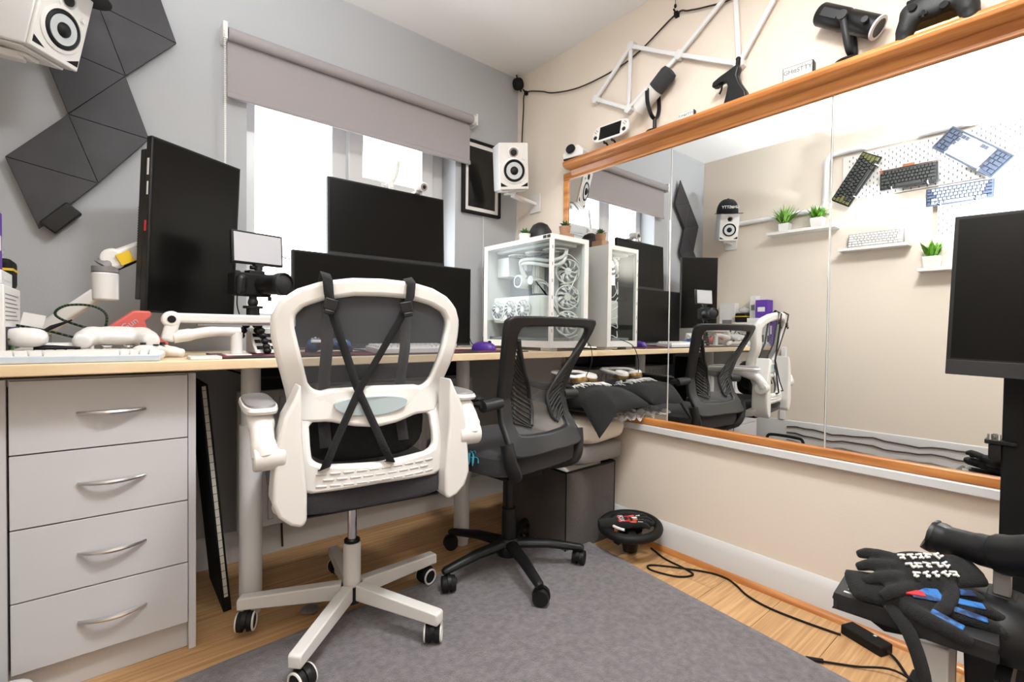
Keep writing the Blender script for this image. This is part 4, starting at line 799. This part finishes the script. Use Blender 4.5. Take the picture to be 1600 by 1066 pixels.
for nm, lb, a, b_, m_, cat in (('white_carton', 'white carton with small print standing behind the printed carton', (-2.147, -.33, DZ), (-2.075, -.20, DZ+.34), 'paper', 'box'), ('grey_carton', 'flat grey carton laid over the printed carton', (-2.147, -.60, DZ+.1825), (-2.03, -.447, DZ+.215), 'plastic_white2', 'box'),
    ('white_parcel', 'crumpled white parcel on the flat grey carton', (-2.145, -.495, DZ+.2155), (-2.075, -.447, DZ+.39), 'paper', 'box'), ('purple_carton', 'purple carton with white label at the desk left end', (-2.145, -.625, DZ), (-2.065, -.603, DZ+.26), 'purple_box', 'box'), ('purple_packet', 'purple printed packet lying on the flat grey carton', (-2.14, -.595, DZ+.2155), (-2.04, -.505, DZ+.355), 'purple_box', 'packet')):
    t = thing(nm, lb, cat, ((a[0]+b_[0])/2, (a[1]+b_[1])/2, a[2])); h_ = b_[2]-a[2]; MB().bx((-(b_[0]-a[0])/2, -(b_[1]-a[1])/2, 0), ((b_[0]-a[0])/2, (b_[1]-a[1])/2, h_)).build('box', m_, t, bev=.002)
    MB().bx(((b_[0]-a[0])/2-.0005, -(b_[1]-a[1])*.3, h_*.35), ((b_[0]-a[0])/2+.0006, (b_[1]-a[1])*.3, h_*.6)).build('label_patch', 'plastic_grey' if m_ == 'paper' else 'paper', t)
# ================================================================== left wall (seen in the mirror)
WL = XL
LX = lambda roll=0: (Euler((R(90), 0, R(90))).to_matrix() @ Euler((0, 0, R(roll))).to_matrix()).to_euler()   # face +X
t = thing('cable_conduit', 'white round conduit running along the cream left wall', 'conduit', (WL+.02, -.65, 1.84))
P = [(-.20, 1.83), (-.32, 1.832), (-.6, 1.836), (-.86, 1.842), (-.915, 1.85), (-.935, 1.875), (-.94, 1.92), (-.942, 2.1), (-.945, 2.17), (-.96, 2.205), (-1.0, 2.215), (-1.2, 2.216), (-1.45, 2.214), (-1.7, 2.212), (-2.4, 2.21)]
MB().tube([p for p in bez([(0, y+.65, z-1.84) for y, z in P], 4)], .018, 14).build('pipe', 'plastic_white2', t)
for y, z in ((-.45, 1.834), (-.94, 2.02), (-1.15, 2.216), (-1.6, 2.213)): MB().box((-.008, y+.65, z-1.84), (.025, .03, .03)).build('clip', 'plastic_white2', t, bev=.003)
tag(MB().bx((WL, -.70, .285), (WL+.022, -.665, .84)).build('cable_trunking', 'plastic_white2', bev=.003), 'vertical white cable trunking on the left wall by the desk', 'trunking')
for k, (z, m_, lb) in enumerate(((.235, 'brown_cable', 'topmost dark cable clipped along the left skirting board'), (.185, 'brown_cable', 'middle dark cable clipped along the left skirting board'), (.13, 'plastic_grey', 'lowest grey cable along the left skirting board'))):
    tag(MB().tube([(WL+.021, -.72-.06*i, z+.008*math.sin(i*.9+k)+.004*math.sin(2.3*i)) for i in range(36)], .0045, 6).build('skirting_cable', m_), lb, 'cable')
def wshelf(label, y0, y1, z, d=.085):
    tag(MB().bx((WL, y1, z-.012), (WL+d, y0, z)).bx((WL+d-.008, y1, z), (WL+d, y0, z+.008)).bx((WL, y1, z), (WL+.006, y0, z+.02)).build('wall_shelf', 'plastic_white', bev=.002), label, 'shelf')
wshelf('white wall shelf carrying two green plants in white pots', -.575, -1.03, 1.70, .11); wshelf('white wall shelf carrying the white keyboard', -1.045, -1.43, 1.525, .09); wshelf('lowest white wall shelf carrying a single plant', -1.475, -1.80, 1.35, .09)
def plant(label, loc, s, m_, spread, n=70, up=1.0, seed=1, ll=1.0):
    t = thing('potted_plant', label, 'plant', loc); rn = random.Random(seed)
    MB(Matrix.Scale(s, 4)).add([(a*.03, b_*.03, 0) for a, b_ in ((-1, -1), (1, -1), (1, 1), (-1, 1))] + [(a*.037, b_*.037, .068) for a, b_ in ((-1, -1), (1, -1), (1, 1), (-1, 1))], [(3, 2, 1, 0), (4, 5, 6, 7), (0, 1, 5, 4), (1, 2, 6, 5), (2, 3, 7, 6), (3, 0, 4, 7)]).build('pot', 'plastic_white', t, bev=.002)
    b = MB()
    for k in range(n):
        a = rn.uniform(0, 2*PI); l = rn.uniform(.06, .11)*s*ll; sp_ = rn.uniform(.2, 1)*spread; b0 = Vector((rn.uniform(-.02, .02)*s, rn.uniform(-.02, .02)*s, .062*s)); d = Vector((math.cos(a)*sp_, math.sin(a)*sp_, up)).normalized()
        if b0.x + d.x*l < -.06*s: d.x *= .3
        p1 = b0+d*l*.6; p2 = b0+d*l+Vector((0, 0, -.02*s*sp_)); sd = Vector((-math.sin(a), math.cos(a), 0))*rn.uniform(.004, .0075)*s
        b.add([b0-sd*.4, b0+sd*.4, p1-sd, p1+sd, p2], [(0, 1, 3, 2), (2, 3, 4)])
    b.build('foliage', m_, t); MB(Matrix.Scale(s, 4)).bx((-.034, -.034, .06), (.034, .034, .062)).build('soil', 'soil', t)
plant('feathery pale green plant at the window end of the wall shelf', (WL+.055, -.685, 1.70), 1.0, 'leaf_pale', 1.3, 130, seed=2, ll=1.6)
plant('bushy bright green plant at the far end of the same wall shelf', (WL+.055, -.905, 1.70), 1.1, 'leaf', 1.2, 120, .9, seed=5)
plant('spiky bright green plant alone on the lowest wall shelf', (WL+.05, -1.54, 1.35), 1.15, 'leaf', .9, 100, 1.2, seed=8)
# pegboards
def pegboard(label, y0, y1, z0, z1):
    t = thing('pegboard', label, 'pegboard', (WL+.012, (y0+y1)/2, (z0+z1)/2)); hy, hz = abs(y1-y0)/2, (z1-z0)/2
    MB().bx((-.004, -hy, -hz), (.0, hy, hz)).build('board', 'plastic_white', t, bev=.0015); b = MB(); ny, nz = int(2*hy/.04), int(2*hz/.02)
    for i in range(ny):
        for j in range(nz):
            y = -hy+.02+i*.04+(.02 if j % 2 else 0); z = -hz+.012+j*.02
            if y < hy-.006: b.bx((-.002, y-.0025, z-.007), (.0004, y+.0025, z+.007))
    o = b.build('slots', 'grille', t); o['kind'] = 'stuff'
    for sy in (-1, 1):
        for sz in (-1, 1): MB().cyl((-.012, sy*(hy-.03), sz*(hz-.03)), (-.004, sy*(hy-.03), sz*(hz-.03)), .006).build('spacer', 'plastic_white', t)
pegboard('wide white pegboard holding hung keyboards on the left wall', -1.04, -1.96, 1.872, 2.18); pegboard('lower white pegboard below the wide one', -1.552, -1.96, 1.56, 1.869)
def hooks(t, pts):
    for x, y in pts: MB().tube(bez([(x, y, -.02), (x, y-.001, .03), (x, y+.012, .034)], 3), .003, 6).build('holder', 'plastic_white', t)
k1 = keyboard('dark keyboard with olive keys hung slanted on the pegboard', (WL+.035, -1.128, 2.0), LX(-58), 'matte_black', 'key_char', .345, .125, mk2='olive'); hooks(k1, [(-.12, -.066), (.1, -.066)])
k2 = keyboard('dark keyboard in a clear copper-edged case hung on the pegboard', (WL+.032, -1.41, 1.955), LX(0), 'plastic_dark', 'key_char', .29, .12); hooks(k2, [(-.1, -.064), (.08, -.064)])
MB().bx((-.15, -.066, -.004), (.15, .066, -.0005)).bx((-.15, .062, 0), (.15, .066, .026)).build('clear_shell', 'acrylic', k2); MB().cyl((.135, .05, .02), (.135, .05, .036), .009).build('knob', 'copper', k2); MB().bx((-.149, .0665, .0), (.149, .0685, .02)).bx((-.03, .0685, .004), (.03, .085, .012)).build('copper_edge', 'copper', k2)
k3 = keyboard('white keyboard with dark edge keys hung diagonally on the pegboard', (WL+.035, -1.705, 2.03), LX(43), 'plastic_white', 'key_navy', .35, .125, keep=lambda r, i, x: abs(x) > .1 or (r in (0, 4) and i % 5 < 2)); MB().bx((-.182, -.070, .0), (.182, -.0626, .026)).bx((-.182, .0626, 0), (.182, .070, .026)).bx((-.182, -.0626, 0), (-.1752, .0626, .026)).bx((.1752, -.0626, 0), (.182, .0626, .026)).bx((-.1751, -.0625, .0221), (-.09, .0625, .0228)).bx((.11, -.0625, .0221), (.1751, .0625, .0228)).build('dark_rim', 'key_navy', k3); hooks(k3, [(-.1, -.066), (.1, -.066)])
k4 = keyboard('navy and white keyboard hung on the lower pegboard', (WL+.035, -1.655, 1.795), LX(0), 'key_navy', 'key_steel', .305, .108, mk2='key_navy'); hooks(k4, [(-.08, -.057), (.08, -.057)])
k5 = keyboard('white keyboard propped upright on the middle wall shelf', (WL+.02, -1.244, 1.578), (Euler((R(78), 0, R(90)))), 'plastic_grey', 'plastic_white', .31, .1); 
tag(MB().bx((WL+.02, -1.355, 1.5255), (WL+.055, -1.20, 1.532)).build('keyboard_rest', 'plastic_grey'), 'low grey rest under the upright white keyboard', 'rest')
# handled case on the floor by the left wall
t = thing('carry_case', 'white rounded case with black carry handle on the floor', 'case', (-2.052, -.735, 0)); MB().ell((0, 0, .06), (.085, .17, .06), 28, 12, .55).build('shell', 'plastic_white', t); MB().ell((0, -.02, .106), (.055, .08, .02), 20, 8, .7).build('dark_recess', 'matte_black', t)
MB().tube(bez([(0, .13, .1), (0, .12, .16), (0, .07, .175), (0, -.08, .175), (0, -.12, .16), (0, -.13, .1)], 4), .011, 8).build('handle', 'matte_black', t)

# ================================================================== under the desk
t = thing('leaning_board', 'thin dark board with pale ticked edge leaning beside the drawer unit', 'board', (-1.548, -.24, 0), (0, R(-5.1), 0))
MB().bx((-.012, -.14, 0), (.012, .15, .755)).build('board', 'matte_black', t, bev=.002); MB().bx((-.0055, -.1415, .05), (.0055, -.1395, .75)).build('pale_edge', 'board_edge', t)
for k in range(27): MB().bx((-.0058, -.1422, .06+k*.026), (.0058, -.1412, .0615+k*.026)).build('tick', 'ink', t)
t = thing('radiator', 'white panel radiator on the wall under the window', 'radiator', (-.92, -.06, .14)); MB().bx((-.55, -.03, 0), (.55, .0, .55)).build('panel', 'skirt_grey', t, bev=.006)
for k in range(26): MB().bx((-.525+k*.042, -.037, .03), (-.503+k*.042, -.029, .52)).build('flute', 'skirt_grey', t, bev=.003)
MB().bx((-.4, 0, .1), (-.37, .058, .45)).bx((.37, 0, .1), (.4, .058, .45)).build('bracket', 'skirt_grey', t)
t = thing('network_box', 'black box hung under the desk top beside the cable tray', 'box', (-1.36, -.12, .70)); MB().bx((-.08, -.05, 0), (.08, .05, .116)).build('shell', 'matte_black', t, bev=.004); MB().bx((-.06, -.0515, .04), (.06, -.0495, .05)).build('vent', 'plastic_dark', t)
for k, (x, lb) in enumerate(((-1.3, 'thin black cable drooping under the desk near the left leg'), (-.9, 'thin black cable drooping under the middle of the desk'))): tag(MB().tube(bez([(x-.25, -.12, .80), (x-.15, -.12, .76), (x, -.11, .745), (x+.2, -.12, .77), (x+.3, -.12, .81)], 6), .004, 6).build('drooping_cable', 'matte_black'), lb, 'cable')
tag(MB().tube(bez([(-1.29, -.03, .4), (-1.295, -.03, .2), (-1.29, -.03, .02)], 4), .004, 6).build('wall_lead', 'brown_cable'), 'dark cable hanging down the wall behind the white chair', 'cable')

# basket with pillows
t = thing('storage_basket', 'dark brown felt storage basket in the corner under the desk', 'basket', (-.225, -.585, 0)); b = MB(); w1, d1, hh = .158, .21, .345
for a, c in (((-w1, -d1, 0), (w1, -d1+.008, hh)), ((-w1, d1-.008, 0), (w1, d1, hh)), ((-w1, -d1+.008, 0), (-w1+.008, d1-.008, hh)), ((w1-.008, -d1+.008, 0), (w1, d1-.008, hh)), ((-w1+.008, -d1+.008, 0), (w1-.008, d1-.008, .008))): b.bx(a, c)
b.build('body', 'felt', t); MB().tube([(-w1, -d1, hh), (w1, -d1, hh), (w1, d1, hh), (-w1, d1, hh)], .005, 8, closed=True).build('rim', 'matte_black', t)
for x in (-w1-.001, w1+.001): MB().bx((x-.002, -d1-.002, 0), (x+.002, -d1+.002, hh)).build('seam', 'matte_black', t)
tag(MB().ell((-.225, -.60, .325), (.14, .185, .05), 28, 12, .6, wob=.015, ws=14, seed=2).build('white_cloth', 'paper'), 'white cloth filling the top of the storage basket', 'cloth')
tag(MB().ell((-.19, -.65, .408), (.165, .19, .046), 32, 14, .42, wob=.008, ws=9, seed=5).build('folded_blanket', 'fabric_grey'), 'grey-brown folded blanket lying on the storage basket', 'blanket')
tag(MB().ell((-.185, -.66, .505), (.17, .205, .058), 36, 16, .62, wob=.012, ws=8, seed=1).build('cream_pillow', 'fabric_cream'), 'cream rolled pillow between the blanket and the black cushion', 'pillow')
t = thing('black_cushion', 'black fringed cushion on top of the pillow stack by the mirror', 'cushion', (-.19, -.735, .61))
def cf(u, v):
    x, y = (u-.5)*.33, (v-.5)*.42; e = max(0, 1-abs(2*u-1)**3)*max(0, 1-abs(2*v-1)**3); z = .075*e**.5+.01*noise.noise(Vector((x*12, y*12, 2)))
    dr = max(0, (.5-v)*2-.55)**1.5*.06*(1.1-u) + max(0, .3-u)*max(0, .22-v)*1.3
    return Vector((x, y, z-dr+.01))
MB().sheet(cf, 40, 44).build('cover', 'fabric_black', t, solid=.01); MB().ell((0, .02, .012), (.155, .17, .035), 24, 10, .6).build('filling', 'fabric_black', t)
fb = MB(); rn = random.Random(4)
for k in range(46):
    y = -.03+rn.uniform(-.015, .015)+.12*abs((k/46)-.5); x = -.155+.3*k/46; p = cf(x/.33+.5, y/.42+.5)+Vector((0, 0, .008)); a = rn.uniform(-2.6, -.5); fb.tube([p, p+Vector((math.cos(a)*.02, math.sin(a)*.03, .004)), p+Vector((math.cos(a)*.03, math.sin(a)*.055, -.002))], .0022, 5)
fb.build('white_fringe', 'paper', t)
t = tag(MB().sheet(lambda u, v: Vector((-.20+.17*u, -.93+.12*v+.02*noise.noise(Vector((u*5, v*5, 0))), .575+.025*noise.noise(Vector((u*7, v*6, 4)))-.012*(1-v))), 24, 14).build('plastic_wrap', 'clear_wrap', solid=.0008), 'clear plastic wrapping under the black cushion', 'wrap')
t = thing('headphones', 'white and gold over-ear headphones lying on the black cushion', 'headphones', (-.175, -.70, .70), (0, 0, R(10)))
for s in (-1, 1):
    c = MB(Matrix.Translation((s*.045, 0, .022)) @ Euler((R(12*s), 0, 0)).to_matrix().to_4x4()).lathe([(0, -.018), (.03, -.018), (.036, -.012), (.036, .012), (.03, .02), (0, .02)], 24).build('ear_cup', 'plastic_white', t); MB(Matrix.Translation((s*.045, 0, .022)) @ Euler((R(12*s), 0, 0)).to_matrix().to_4x4()).lathe([(.0368, -.014), (.0375, -.012), (.0375, .004), (.0368, .006)], 24).build('gold_band', 'gold', c)
MB().tube(bez([(-.07, 0, .03), (-.085, .08, .04), (-.05, .14, .042), (0, .155, .042), (.05, .14, .042), (.085, .08, .04), (.07, 0, .03)], 5), .012, 10, flat=.8).build('headband', 'plastic_white', t); MB().tube(bez([(-.04, -.03, .03), (-.02, -.05, .1), (.0, -.03, .17), (.03, .03, .2)], 5), .002, 6).build('lead', 'matte_black', t)

# ================================================================== gloves
def glove(name, label, loc, rot, m_, spread=1.0, curl=.2, mir=1, s=1.0):
    t = thing(name, label, 'glove', loc, rot); b = MB(Matrix.Diagonal((s, s*mir, s, 1)))
    b.ell((.055, 0, .014), (.052, .042, .017), 20, 10, .8).tube(bez([(-.04, 0, .014), (-.02, 0, .014), (.02, 0, .014)], 4), [.033]*4+[.034]*5, 14, flat=.45)
    for k, (y, l, a) in enumerate(((-.031, .058, -16), (-.011, .075, -5), (.010, .082, 4), (.031, .073, 14))):
        a = R(a*spread); d = Vector((math.cos(a), math.sin(a), 0)); p = Vector((.09, y, .014)); b.tube([p, p+d*l*.4+Vector((0, 0, .006*curl*5)), p+d*l*.75+Vector((0, 0, .003)), p+d*l+Vector((0, 0, -.05*curl))], [.0115, .0112, .0105, .008], 10)
    b.tube([(.03, .034, .012), (.055, .058, .016), (.078, .075, .016), (.098, .082, .010)], [.014, .013, .012, .009], 10)
    b.build('glove_body', m_, t, remesh=.0045, smooth=4); return t

# steering wheel on the floor with gloves inside
t = thing('steering_wheel', 'black racing wheel lying face up on the floor by the skirting', 'steering wheel', (-.15, -.95, 0), (R(1), R(-4), R(10)))
Rw = .115; MB().tube([(Rw*math.cos(a)*1.05, Rw*math.sin(a), .118) for a in [2*PI*i/48 for i in range(48)]], .0185, 12, closed=True).build('rim', 'rubber', t)
for a in (0, 125, 235): c, s = math.cos(R(a+90)), math.sin(R(a+90)); MB().bar((0, 0, .102), (c*Rw, s*Rw, .115), .035, .008).build('spoke', 'plastic_dark', t, bev=.003)
MB().lathe([(0, .012), (.03, .012), (.034, .04), (.04, .07), (.05, .09), (.05, .105), (.0, .108)], 28).build('hub', 'plastic_black', t); MB().bar((-.09, .02, .072), (-.03, .0, .08), .03, .006).bar((.09, .02, .072), (.03, .0, .08), .03, .006).build('paddle', 'plastic_black', t, bev=.002); MB().cyl((-.03, .02, .105), (-.03, .02, .112), .008).build('button', 'red', t)
g = glove('racing_glove', 'red and black racing glove lying inside the racing wheel', (-.235, -.905, .118), (R(1), R(-4), R(-40)), 'fabric_black', 1.2, .15, 1, 1.08)
for k, (x, y, rz, m_) in enumerate(((.105, -.03, -14, 'orange_red'), (.115, -.010, -5, 'orange_red'), (.117, .012, 4, 'paper'), (.110, .034, 14, 'orange_red'))): MB(TR((x, y, .0275), rz=rz)).box((-.012, 0, 0), (.03, .014, .004)).build('finger_patch', m_, g, bev=.002); MB(TR((x, y, .0255), rz=rz)).box((.018, 0, 0), (.02, .013, .005)).build('finger_tip_patch', 'paper', g, bev=.002)
MB(TR((.06, .0, .0305))).box((0, 0, 0), (.05, .055, .004)).build('red_panel', 'red', g, bev=.002); text('FOX', .03, 'paper', g, (.05, 0, .0335), (0, 0, R(-90)), ext=.0008)
tag(glove('racing_glove', 'black racing glove under the red one in the racing wheel', (-.10, -.985, .115), (0, 0, R(150)), 'fabric_black', 1.0, .1, -1, .9), 'black racing glove under the red one in the racing wheel', 'glove')
MB().tube([(.09*math.cos(a), .09*math.sin(a), .14) for a in [R(150+6*i) for i in range(8)]], .006, 8).build('white_mark', 'paper', t)
# floor cable and power adapter
t = thing('floor_cable', 'black cable looping over the laminate floor beside the skirting', 'cable', (0, -1.2, 0))
FC = [(-.05, -.985), (-.06, -1.01), (-.09, -1.08), (-.10, -1.17), (-.12, -1.22), (-.18, -1.19), (-.215, -1.10), (-.19, -1.07), (-.14, -1.12), (-.06, -1.24), (-.045, -1.31), (-.065, -1.36), (-.105, -1.42), (-.125, -1.50), (-.12, -1.60), (-.108, -1.68), (-.103, -1.705)]
MB().tube([Vector((x, y+1.2, .004)) for x, y, z in bez([(x, y, 0) for x, y in FC], 6)], .0038, 8).build('lead', 'matte_black', t)
t = thing('power_adapter', 'black power adapter brick on the laminate floor', 'power adapter', (-.085, -1.765, 0), (0, 0, R(70))); MB().bx((-.06, -.026, 0), (.06, .026, .03)).build('brick', 'matte_black', t, bev=.004); MB().tube(bez([(-.06, 0, .015), (-.09, .005, .006), (-.15, .05, .004), (-.24, .10, .004), (-.35, .08, .004)], 5), .0038, 8).build('output_lead', 'matte_black', t); MB().bx((-.02, -.02, .0298), (-.012, -.012, .0304)).build('indicator', 'paper', t)
tag(MB().tube(bez([(-.30, -1.70, .006), (-.24, -1.78, .006), (-.2, -1.86, .02), (-.22, -1.95, .006), (-.25, -2.05, .006)], 6), .003, 8).cyl((-.315, -1.68, .008), (-.29, -1.715, .008), .006, n=10).build('usb_lead', 'matte_black'), 'thin black lead with plug near the rug edge', 'cable')
t = tag(MB(Matrix.Translation((-1.34, -.56, 0))).ell((0, 0, .012), (.03, .022, .012), 14, 8, 1, wob=.012, ws=60).build('fluff', 'plastic_grey'), 'small grey-green fluff on the floor behind the white chair base', 'fluff')

# ================================================================== simulator stand at the right
t = thing('monitor_pole', 'black upright pole stand carrying the right-hand monitor', 'stand', (-.335, -2.085, 0))
MB().bx((-.018, -.024, .01), (.018, .024, 1.15)).build('pole', 'matte_black', t, bev=.003); MB().bx((-.05, -.3, 0), (.2, .2, .012)).build('foot_plate', 'matte_black', t, bev=.003)
MB().bx((-.13, -.35, 1.0), (-.018, -.02, 1.06)).build('monitor_bracket', 'matte_black', t, bev=.003); MB().bx((-.03, .0, .70), (-.0, .05, .710)).bx((-.025, .024, .665), (.0, .044, .70)).build('side_clamp', 'plastic_black', t, bev=.002)
for k in range(3): MB().cyl((-.025+.012*(k % 2), .028+.007*k, .710), (-.025+.012*(k % 2), .028+.007*k, .722), .004, n=8).build('clamp_bolt', 'chrome', t)
MB().tube(bez([(.022, -.0, .95), (.026, -.01, .6), (.022, .0, .3), (.03, .01, .02)], 5), .004, 6).build('cable', 'red', t)
mo = monitor('large dark monitor on the black pole at the right edge', (-.498, -2.258, 1.012), (0, R(1.5), R(-90)), .535, .325, chin=.03)
t = thing('rig_arm', 'black steel rig arm on a white post with a slotted tray', 'stand', (-.60, -2.02, 0))
q = lambda x, y, z: (x+.60, y+2.02, z)
MB().bx(q(-.612, -2.02, .017), q(-.527, -1.975, .33)).build('white_post', 'plastic_white', t, bev=.003); MB().bx(q(-.5269, -2.02, .017), q(-.515, -1.975, .33)).build('post_side', 'plastic_grey', t)
MB().bar(q(-.70, -1.925, .392), q(-.40, -2.16, .315), .05, .04).build('beam', 'matte_black', t, bev=.004); MB().bar(q(-.50, -2.09, .017), q(-.47, -2.07, .33), .09, .06, (1, 0, 0)).build('black_post', 'plastic_black', t, bev=.004)
ty = MB(TR(q(-.672, -1.975, .415), ry=2, rx=0, rz=6)).bx((-.068, -.115, 0), (.068, .115, .012)).bx((-.068, .107, -.02), (.068, .115, 0)).bx((-.068, -.115, -.02), (-.060, .115, 0)).build('tray', 'plastic_dark', t, bev=.002)
for k in range(6): MB(TR(q(-.672, -1.975, .427), ry=2, rz=6)).box((-.05+.018*(k % 6), .092-.004*(k % 2), .0002), (.006, .018, .0012)).build('slot', 'paper', ty)
t = thing('throttle_controller', 'black throttle controller with horn-shaped handle on the rig arm', 'controller', (-.565, -2.085, .385)); q = lambda x, y, z: (x+.565, y+2.085, z-.385)
MB().lathe([(0, -.03), (.07, -.03), (.088, -.005), (.09, .02), (.075, .05), (.045, .068), (0, .072)], 32).build('base_dome', 'plastic_black', t)
MB().bx((-.022, -.02, .06), (.022, .02, .072)).build('gate', 'plastic_dark', t, bev=.002); MB().bx((-.013, -.012, .07), (.013, .012, .125)).build('stem', 'plastic_grey', t, bev=.002)
MB().tube(bez([q(-.522, -1.972, .520), q(-.524, -1.985, .517), q(-.545, -2.03, .522), q(-.565, -2.072, .528), q(-.60, -2.112, .545), q(-.64, -2.165, .58)], 6), [.029]+[.035]*5+[.032]*3+[.028]*6+[.03]*5+[.036]*7+[.034]*4, 18).ell(q(-.565, -2.085, .525), (.034, .036, .026), 20, 10).build('handle', 'plastic_black', t); MB().cyl(q(-.600, -2.085, .52), q(-.606, -2.083, .52), .007).build('thumb_switch', 'chrome', t)
MB().prism([(-.10, -.035), (.09, -.035), (.06, -.075), (-.05, -.085)], .02, TR((0, -.0, -.01), rx=90)).build('mount_skirt', 'plastic_dark', t)
g1 = glove('riding_glove', 'black glove with white graffiti print lying on the rig tray', (-.59, -2.015, .468), (R(-25), R(2), R(140)), 'fabric_black', .8, .1, 1, 1.05); rn = random.Random(2)
for k in range(15):
    x, y = .022+.017*(k % 5), -.022+.02*(k//5); MB(TR((x, y, .0345*1.03), rz=rn.uniform(-20, 20))).box((0, 0, 0), (.013, .003, .003)).box((rn.uniform(-.005, .005), .004, 0), (.003, .012, .003)).box((rn.uniform(-.005, .005), .007, 0), (.009, .003, .003)).build('print_stroke', 'paper', g1)
g2 = glove('riding_glove', 'blue and black glove lying under the printed one on the rig tray', (-.715, -1.925, .436), (R(16), R(2), R(-56)), 'fabric_black', 1.3, .12, -1, 1.1)
for k, (x, y, rz) in enumerate(((.12, -.035, -20), (.125, -.01, -6), (.125, .014, 6), (.115, .04, 20), (.075, .06, 40))): MB(TR((x*1.08, -y*1.08, .0285), rz=-rz)).box((0, 0, 0), (.045, .014, .004)).build('blue_patch', 'blue', g2, bev=.002)
MB(TR((.07, 0, .034))).box((0, 0, 0), (.05, .06, .004)).build('blue_panel', 'blue', g2, bev=.002); MB(TR((.05, -.02, .036))).box((0, 0, 0), (.03, .012, .003)).build('red_patch', 'red', g2)
MB().tube(bez([(.01, -.03, .012), (.03, -.07, -.01), (.05, -.10, -.07), (.055, -.11, -.12)], 5), .015, 10, flat=.35).build('wrist_strap', 'fabric_black', g2)
